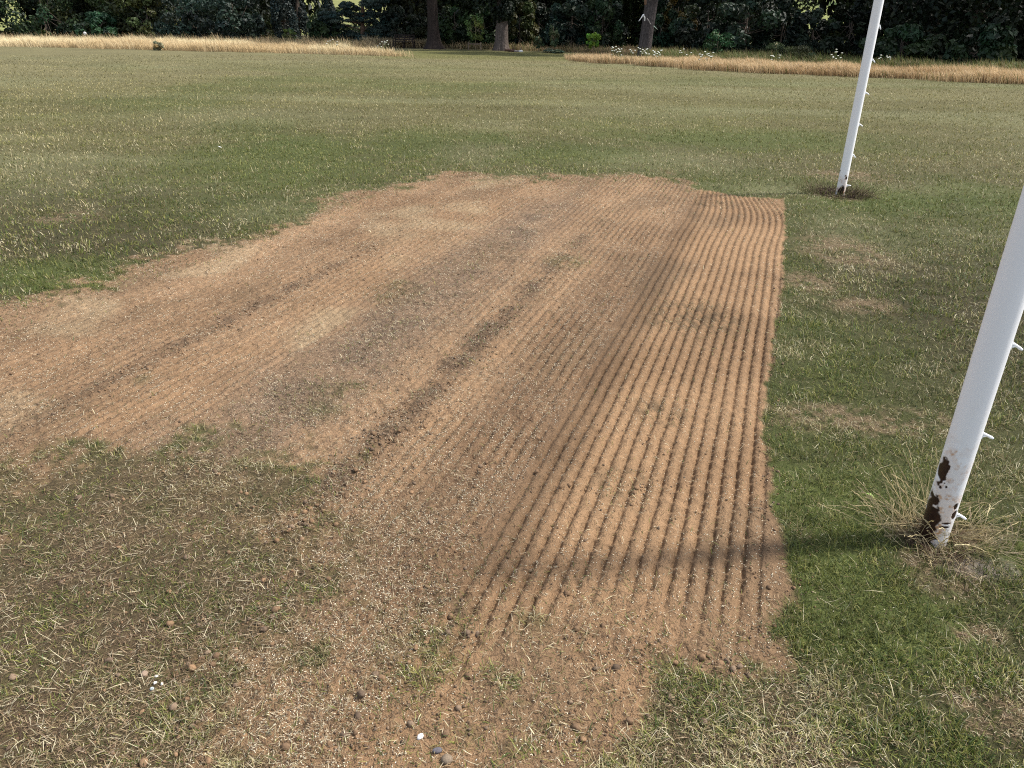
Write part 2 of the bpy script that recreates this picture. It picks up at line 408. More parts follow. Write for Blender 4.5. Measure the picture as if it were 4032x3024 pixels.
def lawn():
    parts = []
    for (n, r0, r1, pw) in ((330000, 1.0, 4.4, 1.9), (520000, 4.4, 46, 2.15)):
        x, y, r = scatter_polar(n, r0, r1, pw)
        F = fields(x, y)
        out = sm(.25, .75, 1-F['soil']+(F['n2']-.5)*.5)
        clump = fbm(x, y, .07, 71, 2)
        dens = out*(1-.72*F['bare'])*(1-.55*F['bl']*(.2+1.6*F['n1']))*(1-.35*F['br'])*(.22+1.3*sm(.34, .6, clump))*(1-.55*sm(.52, .72, fbm(x*.6, y, .45, 72, 3)))
        dens = np.maximum(dens, F['tuft']*.6*sm(.35,.55,clump)); dens = np.maximum(dens, F['resid']*.22*F['soil'])
        dens = np.maximum(dens, F['thin']*.25); dens = np.maximum(dens, F['soil']*.012); dens = np.maximum(dens, F['edge']*.55*F['soil'])
        dens = np.maximum(dens, .05*F['soil']*F['loose'])
        # tall-grass strips take over beyond
        k = RNG.random(n) < dens
        x, y, r = x[k], y[k], r[k]; F = {a: b[k] for a, b in F.items()}
        z = height(x, y, F, fine=False)-.002
        m_ = len(x)
        lod = np.maximum(1, r/3.0)
        big = fbm(x, y, 5.5, 41, 3); pat = fbm(x, y, .35, 73, 3); str_ = fbm(x*.22+y*.05, y, 2.6, 47, 2)
        gi = np.clip(.62+.9*(pat-.5)*2+.4*F['green']-.5*F['pale']-.8*F['bare']-.10*F['bl']-.15*F['br']+.3*(big-.5)*2-.22*sm(6, 22, r)-.25*F['resid'], .06, .97)
        isg = RNG.random(m_) < gi
        c = GREENS[RNG.integers(0, len(GREENS), m_)]; s = STRAWS[RNG.integers(0, len(STRAWS), m_)]
        col = np.where(isg[:, None], c, s)
        col = col*RNG.uniform(.6, 1.45, m_)[:, None]
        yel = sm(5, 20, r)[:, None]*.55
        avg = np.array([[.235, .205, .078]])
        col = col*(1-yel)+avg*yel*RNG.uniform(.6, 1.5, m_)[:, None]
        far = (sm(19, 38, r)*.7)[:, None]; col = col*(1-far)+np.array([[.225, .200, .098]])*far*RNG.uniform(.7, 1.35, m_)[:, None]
        gz = (np.clip(F['green']*.6+sm(.5, .7, big)*.4, 0, 1)*sm(45, 22, r))[:, None]
        col = col*(1-gz*.5)+np.array([[.150, .158, .046]])*gz*.35
        col = col*(1.15*(.62+.76*fbm(x*.6, y, .22, 77, 2)*(r < 9)+.76*fbm(x*.45, y, .8, 78, 3)*(r >= 9)))[:, None]
        pz = np.clip(F['pale']*.7+sm(.52, .7, str_)*.35, 0, 1)[:, None]
        col = col*(1-pz*.6)+np.array([[.27, .255, .14]])*pz*.5
        h = RNG.uniform(.014, .046, m_)*(.65+.75*fbm(x, y, .16, 79, 2))*(1-.35*F['bl'])*(1-.3*F['bare'])*np.where(F['soil'] > .5, .8, 1)*lod**.12
        h = h*np.where(RNG.random(m_) < .02, 1.7, 1)
        wd = RNG.uniform(.0012, .0028, m_)*lod**.95
        az = RNG.uniform(0, 2*math.pi, m_)
        tilt = RNG.beta(1.6, 1.8, m_)*1.35; tilt = np.where(F['bl']+F['soil']+F['br'] > .4, np.minimum(tilt+.35, 1.5), tilt)
        curl = RNG.uniform(0, .8, m_)
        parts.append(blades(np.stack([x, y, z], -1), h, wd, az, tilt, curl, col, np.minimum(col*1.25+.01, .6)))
    V, Fc, C = join_blades(parts)
    tag(mesh_np('grass', V, Fc, M_BLADE, C), 'short mown summer lawn of green and straw coloured blades around the bare seedbed', 'grass', kind='stuff')
lawn()

# ------------------------------------------------------------------ dead thatch and clippings lying on soil and worn turf
def thatch():
    n = 520000
    x, y, r = scatter_polar(n, 1.0, 10.5, 1.8)
    F = fields(x, y)
    soilB = F['soil']*((F['u'] < -1.5)*(.62+.6*F['n1'])+(F['u'] >= -1.5)*.13+.14*F['loose'])
    d = np.clip(soilB*.55*(.45+1.1*fbm(F['u']/.12, F['v']/1.5, 1.0, 36, 2))+F['resid']*.5+F['bl']*.34+F['br']*.35+F['edge']*.5+F['bare']*.8*(1-F['soil'])+(1-F['soil'])*.06, 0, 1)
    k = RNG.random(n) < d
    x, y, r = x[k], y[k], r[k]; F = {a: b[k] for a, b in F.items()}; m_ = len(x)
    z = height(x, y, F, fine=True)+RNG.uniform(.0005, .006, m_)
    T = np.array([[.34, .25, .145], [.20, .13, .075], [.55, .47, .32], [.075, .048, .03], [.11, .095, .04]])
    col = T[RNG.choice(5, m_, p=[.3, .25, .12, .2, .13])]*RNG.uniform(.75, 1.2, m_)[:, None]
    lod = np.maximum(1, r/3)
    h = RNG.uniform(.008, .028, m_)*lod**.55*np.where(F['bl'] > .3, 1.3, 1); wd = RNG.uniform(.0009, .0019, m_)*lod**.9
    V, Q, T_, C = blades(np.stack([x, y, z], -1), h, wd, RNG.uniform(0, 6.283, m_), RNG.uniform(1.15, 1.56, m_), RNG.uniform(-.3, .5, m_), col)
    tag(mesh_np('thatch', V, [Q, T_], M_STRAW, C), 'dead brown clippings and thatch scattered over the raked soil and worn turf', 'thatch', kind='stuff')
    # longer bleached stalks
    n = 5200
    x, y, r = scatter_polar(n, .85, 9, 1.5)
    F = fields(x, y)
    k = RNG.random(n) < (.18*F['soil']+.85*F['bl']+.45*F['br']+.30*(1-F['soil'])+.5*F['resid'])
    x, y, r = x[k], y[k], r[k]; F = {a: b[k] for a, b in F.items()}; m_ = len(x)
    z = height(x, y, F, fine=True)+RNG.uniform(.002, .012, m_)
    col = np.array([[.62, .55, .36]])*RNG.uniform(.7, 1.1, m_)[:, None]
    V, Q, T_, C = blades(np.stack([x, y, z], -1), RNG.uniform(.025, .075, m_)*(1-.35*(F['soil']>.5)), RNG.uniform(.0009, .0021, m_)*np.maximum(1, r/4), RNG.uniform(0, 6.283, m_), RNG.uniform(.9, 1.5, m_), RNG.uniform(-.5, .6, m_), col)
    tag(mesh_np('straw', V, [Q, T_], M_STRAW, C), 'longer bleached straw stalks lying loose on turf and soil', 'straw', kind='stuff')
thatch()

# ------------------------------------------------------------------ sown seed
def blob_mesh(base_v, base_f, P, S, Rz, tiltv, col):
    """many copies of a small closed shape in one mesh"""
    n = len(P); k = len(base_v)
    v = base_v[None]*S[:, None, :]
    ct, st = np.cos(tiltv)[:, None], np.sin(tiltv)[:, None]
    x, y, z = v[..., 0], v[..., 1], v[..., 2]
    x, z = x*ct-z*st, x*st+z*ct
    c, s = np.cos(Rz)[:, None], np.sin(Rz)[:, None]
    V = np.stack([x*c-y*s, x*s+y*c, z], -1)+P[:, None, :]
    Fc = base_f[None]+(np.arange(n)*k)[:, None, None]
    return V.reshape(-1, 3), Fc.reshape(-1, base_f.shape[1]), np.repeat(col, k, 0)

OCT_V = np.array([[1, 0, 0], [-1, 0, 0], [0, 1, 0], [0, -1, 0], [0, 0, 1], [0, 0, -1]], float)
OCT_F = np.array([[0, 2, 4], [2, 1, 4], [1, 3, 4], [3, 0, 4], [2, 0, 5], [1, 2, 5], [3, 1, 5], [0, 3, 5]])
def seeds():
    n = 150000
    x, y, r = scatter_polar(n, 1.0, 9.3, 1.6)
    F = fields(x, y)
    cl = fbm(x, y, .12, 91, 2)
    d = F['soil']*(.18+.5*(F['u'] < -1.47))*(.25+1.2*sm(.35, .65, cl))
    d = np.maximum(d, .03)
    k = RNG.random(n) < d
    x, y, r = x[k], y[k], r[k]; m_ = len(x)
    z = height(x, y)+.0012
    L = RNG.uniform(.0028, .0046, m_)*np.maximum(1, r/4)**.6; S = np.stack([L, L*.34, L*.30], -1)
    col = np.array([[.86, .78, .58]])*RNG.uniform(.7, 1.12, m_)[:, None]
    V, Fc, C = blob_mesh(OCT_V, OCT_F, np.stack([x, y, z], -1), S, RNG.uniform(0, 6.28, m_), RNG.uniform(-.4, .4, m_), col)
    tag(mesh_np('grass_seed', V, [Fc], M_STRAW, C, smooth=True), 'pale grass seed sprinkled all over the raked soil', 'seed', kind='stuff')
seeds()

def ico(sub):
    bm = bmesh.new(); bmesh.ops.create_icosphere(bm, subdivisions=sub, radius=1)
    v = np.array([a.co[:] for a in bm.verts]); f = np.array([[q.index for q in p.verts] for p in bm.faces]); bm.free()
    return v, f

def clods():
    parts = []; off = 0; VV = []; FF = []; CC = []
    for n, r0, r1, pw, sub, a, b in ((26000, .85, 3.2, 1.2, 1, .0018, .0052), (3600, .85, 2.9, .8, 2, .005, .0115), (26000, 2.4, 7.0, 1.4, 1, .003, .008)):
        x, y, r = scatter_polar(n, r0, r1, pw)
        F = fields(x, y)
        cl = fbm(x, y, .10, 95, 2)
        rim = np.exp(-((F['sd']+.02)/.07)**2)*(F['v'] < -.1)
        bot = sm(1.75, 1.3, y)*sm(.6, .3, x)
        d = np.clip(F['lane']*1.1+rim*.5+bot*.38*(F['soil']*.8+.2)+F['bl']*.16+F['thin']*.5+F['soil']*.035+(F['u'] > -1.46)*(F['u'] < -.5)*.05*F['soil']+.12*F['soil']*(F['u']<-1.47)*(r<3.5), 0, 1)*(.15+1.5*sm(.42, .66, cl))
        if r0 > 2: d = np.clip(F['lane']*1.2+.03*F['soil']*(F['u']<-1.47), 0, 1)*(.3+1.2*sm(.35, .6, cl))
        if sub == 2: d = d*(.6-.5*(F['u'] > -.75)*(y>1.6))
        k = RNG.random(n) < d
        x, y = x[k], y[k]; m_ = len(x)
        R0 = RNG.uniform(a, b, m_)*RNG.uniform(.7, 1.1, m_)
        z = height(x, y)+R0*.35
        bv, bf = ico(sub)
        S = R0[:, None]*np.stack([RNG.uniform(.8, 1.3, m_), RNG.uniform(.7, 1.1, m_), RNG.uniform(.6, .95, m_)], -1)
        T = np.array([[.20, .127, .074], [.155, .10, .06], [.24, .15, .085], [.135, .095, .065], [.19, .135, .09]])
        col = T[RNG.integers(0, 5, m_)]*RNG.uniform(.8, 1.15, m_)[:, None]
        V, Fc, C = blob_mesh(bv, bf, np.stack([x, y, z], -1), S, RNG.uniform(0, 6.28, m_), RNG.uniform(-.6, .6, m_), col)
        nv = len(bv)
        V = V+(RNG.normal(0, .10, (len(V), 3))*np.repeat(R0, nv)[:, None])
        VV.append(V); FF.append(Fc+off); CC.append(C); off += len(V)
    tag(mesh_np('soil_clods', np.concatenate(VV), [np.concatenate(FF)], M_CLOD, np.concatenate(CC), smooth=True),
        'crumbs and round pellets of brown soil along the pass edges and at the near end', 'soil clods', kind='stuff')
clods()

# ------------------------------------------------------------------ tubes
def tube(pts, rad, sides=8, col=(.5, .5, .5), bump=0, cap=True, seed=0):
    pts = np.asarray(pts, float); n = len(pts); rad = np.broadcast_to(np.asarray(rad, float), (n,))
    tan = np.gradient(pts, axis=0); tan /= np.linalg.norm(tan, axis=1)[:, None]
    ref = np.array([0, 0, 1.0]) if abs(tan[0][2]) < .9 else np.array([1.0, 0, 0])
    s = np.cross(tan, ref); s /= np.linalg.norm(s, axis=1)[:, None]; t = np.cross(tan, s)
    a = np.linspace(0, 2*math.pi, sides, endpoint=False)
    ring = s[:, None, :]*np.cos(a)[None, :, None]+t[:, None, :]*np.sin(a)[None, :, None]
    rr = rad[:, None]*np.ones(sides)[None]
    if bump:
        rr = rr*(1+bump*(fbm(np.tile(a*3, (n, 1))+seed, np.tile(pts[:, 2:3]*.7, (1, sides)), 1.0, seed % 50, 3)-.5)*2)
    V = (pts[:, None, :]+ring*rr[..., None]).reshape(-1, 3)
    i = np.arange(n-1)[:, None]; j = np.arange(sides)[None]; j2 = (j+1) % sides
    Q = np.stack([i*sides+j+0*j2, i*sides+j2, (i+1)*sides+j2, (i+1)*sides+j+0*j2], -1).reshape(-1, 4)
    fs = [Q]
    if cap:
        V = np.concatenate([V, pts[:1], pts[-1:]]); c0 = n*sides
        jj = np.arange(sides); k2 = (jj+1) % sides
        fs.append(np.stack([np.full(sides, c0), k2, jj], -1)); fs.append(np.stack([np.full(sides, c0+1), (n-1)*sides+jj, (n-1)*sides+k2], -1))
    C = np.tile(np.asarray(col, float), (len(V), 1))
    return V, fs, C

def merge(L):
    V = []; q = []; t = []; C = []; off = 0
    for v, fs, c in L:
        for f in fs: (q if f.shape[1] == 4 else t).append(f+off)
        V.append(v); C.append(c); off += len(v)
    out = []
    if q: out.append(np.concatenate(q))
    if t: out.append(np.concatenate(t))
    return np.concatenate(V), out, np.concatenate(C)

def box(c, s, col, rz=0, rx=0, ry=0):
    v = np.array([[x, y, z] for x in (-.5, .5) for y in (-.5, .5) for z in (-.5, .5)])*np.array(s)
    R = np.array((Matrix.Rotation(rz, 3, 'Z') @ Matrix.Rotation(ry, 3, 'Y') @ Matrix.Rotation(rx, 3, 'X')))
    v = v@R.T+np.array(c)
    f = np.array([[0, 1, 3, 2], [4, 6, 7, 5], [0, 4, 5, 1], [2, 3, 7, 6], [0, 2, 6, 4], [1, 5, 7, 3]])
    return v, [f], np.tile(np.asarray(col, float), (8, 1))

# ------------------------------------------------------------------ the goal
M_PAINT = mat_tint('white_paint', 0, .42, .35)
M_PLASTIC = mat_tint('white_plastic', 0, .4, .4)
GOAL_H = 2.134; PR = .047
def rust_fn(kind, a, z, x3):
    """a: angle round the post (0 = towards camera-right ...), returns bare-metal mask and stain"""
    n = fbm(a*.05*1.0+z*0, z, .022, 101+kind, 3); nb = fbm(a*.05, z, .008, 111+kind, 2); nl = fbm(a*.05, z, .06, 121+kind, 2)
    e = (n-.5)*2; bare = np.zeros_like(z); st = np.zeros_like(z)
    def blob(a0, z0, ra, rz, k=.8):
        return 1-sm(.85, 1.0, np.sqrt(((a-a0)/ra)**2+((z-z0)/rz)**2)+e*k)
    if kind == 0:
        bare = np.maximum(bare, blob(-.85, .02, 1.15, .165, .4))        # big flake off the lower left
        bare = np.maximum(bare, blob(-.70, .272, .62, .047, .6))       # black hole of paint above it
        bare = np.maximum(bare, blob(.95, .155, .16, .012))
        bare = np.maximum(bare, blob(1.1, .115, .25, .02))
        bare = np.maximum(bare, blob(-.15, .225, .13, .007)); bare = np.maximum(bare, blob(-.5, .215, .10, .007)); bare = np.maximum(bare, blob(-.3, .235, .08, .005))
        bare = np.maximum(bare, blob(.55, .068, .42, .0055, .15)); bare = np.maximum(bare, blob(.6, .084, .38, .004, .15))
        st = sm(.40, .05, z)*sm(.5, .72, nl*.6+n*.4)*.9
        st = np.maximum(st, blob(.25, .12, .55, .06, 1.2)*.8); st = np.maximum(st, blob(-.5, .26, .75, .085, .9)*.5)
        st = np.maximum(st, sm(.6, .2, z)*sm(.50, .66, nl*.5+n*.5)*.45); st = np.maximum(st, blob(-.2, .14, .9, .13, 1.5)*.75)
    else:
        bare = np.maximum(bare, blob(.05, .02, .85, .065, .5))
        bare = np.maximum(bare, blob(.75, .165, .3, .018, .4)); bare = np.maximum(bare, blob(-1.25, .235, .2, .012))
        bare = np.maximum(bare, blob(.35, .19, .12, .008))
        st = sm(.26, .05, z)*sm(.45, .65, nl*.6+n*.4)*.9; st = np.maximum(st, blob(.5, .13, .3, .08, 1.2)*.7)
    bare = np.maximum(bare, sm(.40, .0, z)*sm(.74, .8, nb*.6+n*.4))
    return np.clip(bare, 0, 1), np.clip(st, 0, 1)

def post_mesh(kind, P, rows_low=.5):
    zs = np.concatenate([np.arange(-.06, .42, .0022 if kind == 0 else .005), np.linspace(.43, GOAL_H-PR, 40)])
    S = 128 if kind == 0 else 72
    a = np.linspace(0, 2*math.pi, S, endpoint=False)
    view = math.atan2(-P[1], -P[0])                      # towards the spectator side
    A, Z = np.meshgrid(a, zs)
    rel = (A-view+math.pi) % (2*math.pi)-math.pi          # + is to the right as seen from there
    bare, st = rust_fn(kind, rel, Z, None)
    nn = fbm(A*.047*1.0, Z, .012, 131, 3)
    rr = PR-.0016*bare+.0008*(nn-.5)*bare
    X = np.cos(A)*rr; Y = np.sin(A)*rr
    V = np.stack([X, Y, Z], -1).reshape(-1, 3)
    white = np.array([.84, .84, .85]); rust = np.array([.036, .012, .007]); dark = np.array([.012, .007, .006]); orange = np.array([.46, .22, .065]); dirt = np.array([.52, .46, .36])
    C = np.tile(white, (len(V), 1)); b = bare.ravel()[:, None]; s = st.ravel()[:, None]
    dn = fbm(A*.3, Z*.5, .2, 141, 3).ravel()[:, None]
    C = C*(1-.04*dn)
    dz = (sm(.22, 0, Z)*(.3+.5*fbm(A*.05, Z, .03, 143))).ravel()[:, None]
    C = C*(1-dz*.6)+dirt*dz*.6
    mixo = s*(.38+.62*sm(.5, .75, nn.ravel())[:, None])
    C = C*(1-mixo)+orange*mixo
    C = C*(1-b)+(rust*(1-nn.ravel()[:, None])+dark*nn.ravel()[:, None])*b
    n = len(zs); i = np.arange(n-1)[:, None]; j = np.arange(S)[None]; j2 = (j+1) % S
    Q = np.stack([i*S+j+0*j2, i*S+j2, (i+1)*S+j2, (i+1)*S+j+0*j2], -1).reshape(-1, 4)
    return V, [Q], C

def hook_mesh(hang):
    """net cleat: small moulded foot with a neck and a peg that points away and down"""
    w_ = (.86, .87, .88)
    L = []
    L.append(box((.002, 0, 0), (.006, .016, .030), w_))
    L.append(tube([(0, 0, .004), (.010, 0, .004), (.014, 0, .003)], [.0065, .006, .0055], 10, w_))
    L.append(tube([(.006, 0, -.008), (.013, 0, -.006), (.020, 0, -.004)], [.004, .004, .0035], 8, w_))
    e = np.array([math.cos(hang), 0, -math.sin(hang)])
    p0 = np.array([.010, 0, .005])
    L.append(tube([p0-e*.004, p0+e*.012, p0+e*.030, p0+e*.040], [.0045, .0056, .0062, .0045], 10, w_))
    return merge(L)

def build_goal():
    g = empty('football_goal', (NEAR[0], NEAR[1], 0))
    tag(g, 'white painted steel goal frame with rusty feet, beside the seeded soil', 'goal')
    hz = [(0, NEAR, [.098, .415, .732, 1.05, 1.37, 1.69, 2.0]), (1, FAR, [.082, .401, .709, 1.019, 1.331, 1.639, 1.95])]
    for kind, P, zs in hz:
        V, Fc, C = post_mesh(kind, P)
        lab = 'near post with black rust flakes at its foot' if kind == 0 else 'far post with a rusted-through foot in dead roots'
        o = mesh_np('post', V, Fc, M_PAINT, C, parent=g, smooth=True, loc=(P[0]-NEAR[0], P[1]-NEAR[1], 0)); o['label'] = lab
        for i, z in enumerate(zs):
            hg = (.5, .42, .55, .35, .5, .45, .4)[i] if kind == 0 else (.1, .9, .55, .6, .9, 1.2, .5)[i]
            v, f, c = hook_mesh(hg)
            az = math.atan2(Nv[1], Nv[0])+(.06 if kind == 0 else .12)
            cc, ss = math.cos(az), math.sin(az)
            v = v*(.80 if kind == 0 else .95)
            v = np.stack([(v[:, 0]+PR-.001)*cc-v[:, 1]*ss, (v[:, 0]+PR-.001)*ss+v[:, 1]*cc, v[:, 2]+z], -1)
            mesh_np('net_hook', v, f, M_PLASTIC, c, parent=o, smooth=False)
    a = np.array([0, 0, GOAL_H-PR]); b = np.array([FAR[0]-NEAR[0], FAR[1]-NEAR[1], GOAL_H-PR])
    e = (b-a)/np.linalg.norm(b-a)
    pts = [a-e*PR+(b-a+2*e*PR)*t for t in np.linspace(0, 1, 12)]
    V, Fc, C = tube(pts, PR, 48, (.80, .81, .84))
    mesh_np('crossbar', V, Fc, M_PAINT, C, parent=g, smooth=True)
build_goal()

# ------------------------------------------------------------------ long dry grass and roots round the posts
def stems(L, P, n, rad, hh, seed, spread, side=None, col=(.52, .43, .24), heads=True, flat=.0, rs=1.0):
    rg = np.random.default_rng(seed)
    for i in range(n):
        a = rg.uniform(0, 6.283) if side is None else rg.normal(side, .9)
        d = rad*math.sqrt(rg.uniform(.12, 1)); bx, by = P[0]+d*math.cos(a), P[1]+d*math.sin(a)
        ln = rg.uniform(*hh); la = a+rg.normal(0, .9); t = rg.uniform(.25, 1.25)*spread+flat; cu = rg.uniform(.2, 1.5)
        pts = []; x, y, z = bx, by, -.02; k = 9
        for j in range(k):
            pts.append((x, y, max(z, .004) if j else z)); s = ln/k
            tt = min(t+cu*(j/k)**1.5, 2.2); la += rg.normal(0, .07)
            x += s*math.sin(tt)*math.cos(la); y += s*math.sin(tt)*math.sin(la); z += s*math.cos(tt)
        c = np.array(col)*rg.uniform(.65, 1.2)
        r0 = rg.uniform(.0008, .0014)*rs
        L.append(tube(pts, np.linspace(r0, r0*.5, k), 4, c, cap=False))
        if heads and rg.random() < .5 and ln > .12:
            p = np.array(pts[-4:]); hv = []
            for q in range(14):
                f = q/13*2.99; i0 = int(f); pp = p[i0]*(1-(f-i0))+p[min(i0+1, 3)]*(f-i0)
                dv = (p[min(i0+1, 3)]-p[i0]); dv = dv/(np.linalg.norm(dv)+1e-9)
                o = np.array([rg.normal(), rg.normal(), rg.normal()])*.0012*(1 if q % 2 else -1)
                L.append(tube([pp+o, pp+o+dv*.005, pp+o+dv*.011], [.0004, .0013, .0003], 4, c*1.1, cap=False))
L = []
stems(L, NEAR, 130, .16, (.05, .22), 1, 1.0)
stems(L, NEAR+np.array([.12, .0]), 40, .12, (.08, .24), 11, 1.1, col=(.62, .54, .32))
stems(L, NEAR+np.array([.02, .05]), 60, .13, (.12, .34), 2, .8)
stems(L, NEAR+np.array([.10, -.13]), 110, .17, (.04, .17), 3, 1.2, col=(.42, .34, .22))
stems(L, NEAR+np.array([-.10, .03]), 26, .08, (.14, .30), 4, 1.0)
stems(L, NEAR+np.array([.0, -.04]), 170, .10, (.03, .09), 8, 1.25, col=(.14, .09, .055), heads=False)
V, Fc, C = merge(L)
tag(mesh_np('long_grass', V, Fc, M_DRYGRASS, C), 'wispy dry grass with seed heads left unmown round the foot of the nearer goal post', 'long grass', kind='stuff')
L = []
stems(L, FAR, 200, .34, (.05, .20), 5, 1.1, col=(.24, .18, .11), rs=2)
stems(L, FAR+np.array([-.05, .04]), 220, .44, (.07, .17), 6, .55, col=(.17, .17, .06), rs=2)
stems(L, FAR+np.array([-.30, .02]), 5, .1, (.3, .46), 7, .6)
stems(L, FAR+np.array([0, -.03]), 330, .26, (.05, .15), 9, 1.35, col=(.085, .055, .035), heads=False, rs=2.6)
for i in range(len(L)): L[i] = (L[i][0], L[i][1], L[i][2])
V, Fc, C = merge(L)
tag(mesh_np('long_grass', V, Fc, M_DRYGRASS, C), 'tangled dead grass and dark roots round the foot of the farther goal post', 'long grass', kind='stuff')

# ------------------------------------------------------------------ pebbles, leaf, feather
def pebble(name, x, y, r, col, label, cat, group=None, sq=(1.2, .9, .7), rz=0, dz=0, seed=0):
    v, f = ico(3); v = v*np.array(sq)*r
    nn = fbm(v[:, 0]/r+seed, v[:, 1]/r+v[:, 2]/r, .9, seed+3, 2); v = v*(1+.25*(nn-.5))[:, None]
    c, s = math.cos(rz), math.sin(rz); v = np.stack([v[:, 0]*c-v[:, 1]*s, v[:, 0]*s+v[:, 1]*c, v[:, 2]], -1)
    z = float(height(np.array([x]), np.array([y]))[0])
    o = mesh_np(name, v, [f], M_CLOD, np.tile(np.array(col, float), (len(v), 1)), smooth=True, loc=(x, y, z+r*.45+dz))
    return tag(o, label, cat, group)
WHT = (.66, .65, .62)
pebble('pebble', -.950, 1.468, .0045, WHT, 'white pebble at the back of the little cluster in the worn grass at lower left', 'pebble', 'white pebbles in the worn grass', seed=1)
pebble('pebble', -.944, 1.447, .0050, WHT, 'roundest white pebble in the middle of the little cluster in the worn grass', 'pebble', 'white pebbles in the worn grass', (1, 1, .8), seed=2)
pebble('pebble', -.926, 1.446, .0042, WHT, 'white pebble on the right of the little cluster in the worn grass', 'pebble', 'white pebbles in the worn grass', (.9, 1.2, .8), .4, seed=3)
pebble('pebble', -.944, 1.427, .0052, (.50, .61, .63), 'greyish white pebble at the front of the little cluster in the worn grass', 'pebble', 'white pebbles in the worn grass', (1.1, .95, .8), seed=4)
pebble('pebble', -.216, 1.290, .0078, (.86, .86, .86), 'single bright white pebble on bare soil at the bottom of the picture', 'pebble', None, (.85, 1.2, .8), -.5, seed=5)
pebble('stone', -.144, 1.226, .0130, (.20, .155, .11), 'rounded brown stone at the very bottom edge, larger than its neighbours', 'stone', None, (1.1, 1, .85), .3, seed=6)
pebble('stone', -.170, 1.250, .0100, (.13, .12, .13), 'dark grey stone lying on soil just behind the rounded brown one', 'stone', None, (1.3, .8, .7), .1, seed=7)
pebble('stone', -.955, 1.475, .0095, (.30, .22, .16), 'brown stone just behind the cluster of white pebbles', 'stone', None, (1, 1, .9), seed=8) .location.x = -.985

def leaf_thing():
    x, y = 1.3646, 2.3399; n = 9; L_ = .045; V = []; 
    for i in range(n):
        t = i/(n-1); w_ = .006*math.sin(math.pi*t**.8)+.0008; z = .012+.016*math.sin(math.pi*t)
        for s, dz in ((-1, .002), (0, 0), (1, .002)): V.append((s*w_, t*L_, z+dz))
    V = np.array(V); a = .75; c, s = math.cos(a), math.sin(a)
    V = np.stack([V[:, 0]*c-V[:, 1]*s, V[:, 0]*s+V[:, 1]*c, V[:, 2]], -1)
    V2 = V.copy(); V2[:, 2] -= .0006; m_ = len(V)
    Q = [[i*3+j, i*3+j+1, i*3+j+4, i*3+j+3] for i in range(n-1) for j in (0, 1)]
    Q += [[q[0]+m_, q[3]+m_, q[2]+m_, q[1]+m_] for q in Q]
    o = mesh_np('leaf', np.concatenate([V, V2]), [np.array(Q)], M_LEAF, np.tile([.30, .48, .10], (2*m_, 1)), smooth=True, loc=(x, y, 0))
    tag(o, 'small bright green fallen leaf on the grass left of the near goal post', 'leaf')
leaf_thing()
def feather(x, y, L_, rz, label):
    V = []
    for i in range(8):
        t = i/7; w_ = L_*.18*math.sin(math.pi*min(1, t*.9+.08)); V += [(-w_, t*L_, .022+.012*t), (0, t*L_, .019+.012*t), (w_, t*L_, .022+.012*t)]
    V = np.array(V); c, s = math.cos(rz), math.sin(rz); V = np.stack([V[:, 0]*c-V[:, 1]*s, V[:, 0]*s+V[:, 1]*c, V[:, 2]], -1)
    Q = [[i*3+j, i*3+j+1, i*3+j+4, i*3+j+3] for i in range(7) for j in (0, 1)]
    o = mesh_np('feather', V, [np.array(Q)], M_PLASTIC, np.tile([.85, .85, .82], (len(V), 1)), loc=(x, y, 0))
    tag(o, label, 'feather')
feather(-4.08, 10.74, .06, 1.1, 'tiny white feather on the lawn left of the far end of the soil')
feather(11.45, 26.0, .22, 1.5, 'white scrap-like feather on the far lawn just right of the far goal post')

# ------------------------------------------------------------------ background helpers
def gx(px, Y, v=150):
    """world x of photo column px at ground distance Y (for things near the horizon)"""
    dx = px-2016; dv = v-1512
    u2 = dx*cR+dv*sR; v2 = -dx*sR+dv*cR
    return u2*Y/(F_PX*math.cos(PITCH)-v2*math.sin(PITCH))

def inpoly(x, y, P): return poly_sd(x, y, P) > 0

# ------------------------------------------------------------------ strips of uncut dry grass
def strip(name, P, n, hh, cols, label, cat, wd=(.012, .028), hedge=None, seed=0, green=0):
    P = np.array(P); x0, y0 = P.min(0); x1, y1 = P.max(0); xs = []; ys = []; got = 0
    while got < n:
        x = RNG.uniform(x0, x1, n*2); y = RNG.uniform(y0, y1, n*2)
        k = poly_sd(x, y, P)+(fbm(x*.5, y*1.3, 1.6, 80+seed, 3)-.5)*2.6+RNG.normal(0, .22, n*2) > 0; xs.append(x[k]); ys.append(y[k]); got += k.sum()
    x = np.concatenate(xs)[:n]; y = np.concatenate(ys)[:n]; m_ = n
    pat = fbm(x, y, 1.4, 83+seed, 3); p2 = fbm(x, y, 5, 85+seed, 2)
    h = RNG.uniform(*hh, m_)*(.35+1.3*pat)
    t = np.clip(sm(.35, .65, p2*.5+pat*.5)+RNG.normal(0, .2, m_), 0, 1)
    col = mixc(cols[0], cols[1], t)*RNG.uniform(.75, 1.25, m_)[:, None]
    if green: 
        k = RNG.random(m_) < green; col[k] = np.array([.10, .12, .035])*RNG.uniform(.7, 1.3, k.sum())[:, None]
    z = height(x, y)-.01
    lean = .35+.3*fbm(x, y, 3, 87, 2)
    V, Q, T, C = blades(np.stack([x, y, z], -1), h, RNG.uniform(*wd, m_), RNG.normal(2.9, .9, m_), RNG.uniform(0, .5, m_)*lean*2, RNG.uniform(.1, .9, m_), col, np.minimum(col*1.15, .7))
    return tag(mesh_np(name, V, [Q, T], M_DRYGRASS, C), label, cat, kind='stuff')
GOLD = ((.46, .34, .18), (.66, .54, .33))
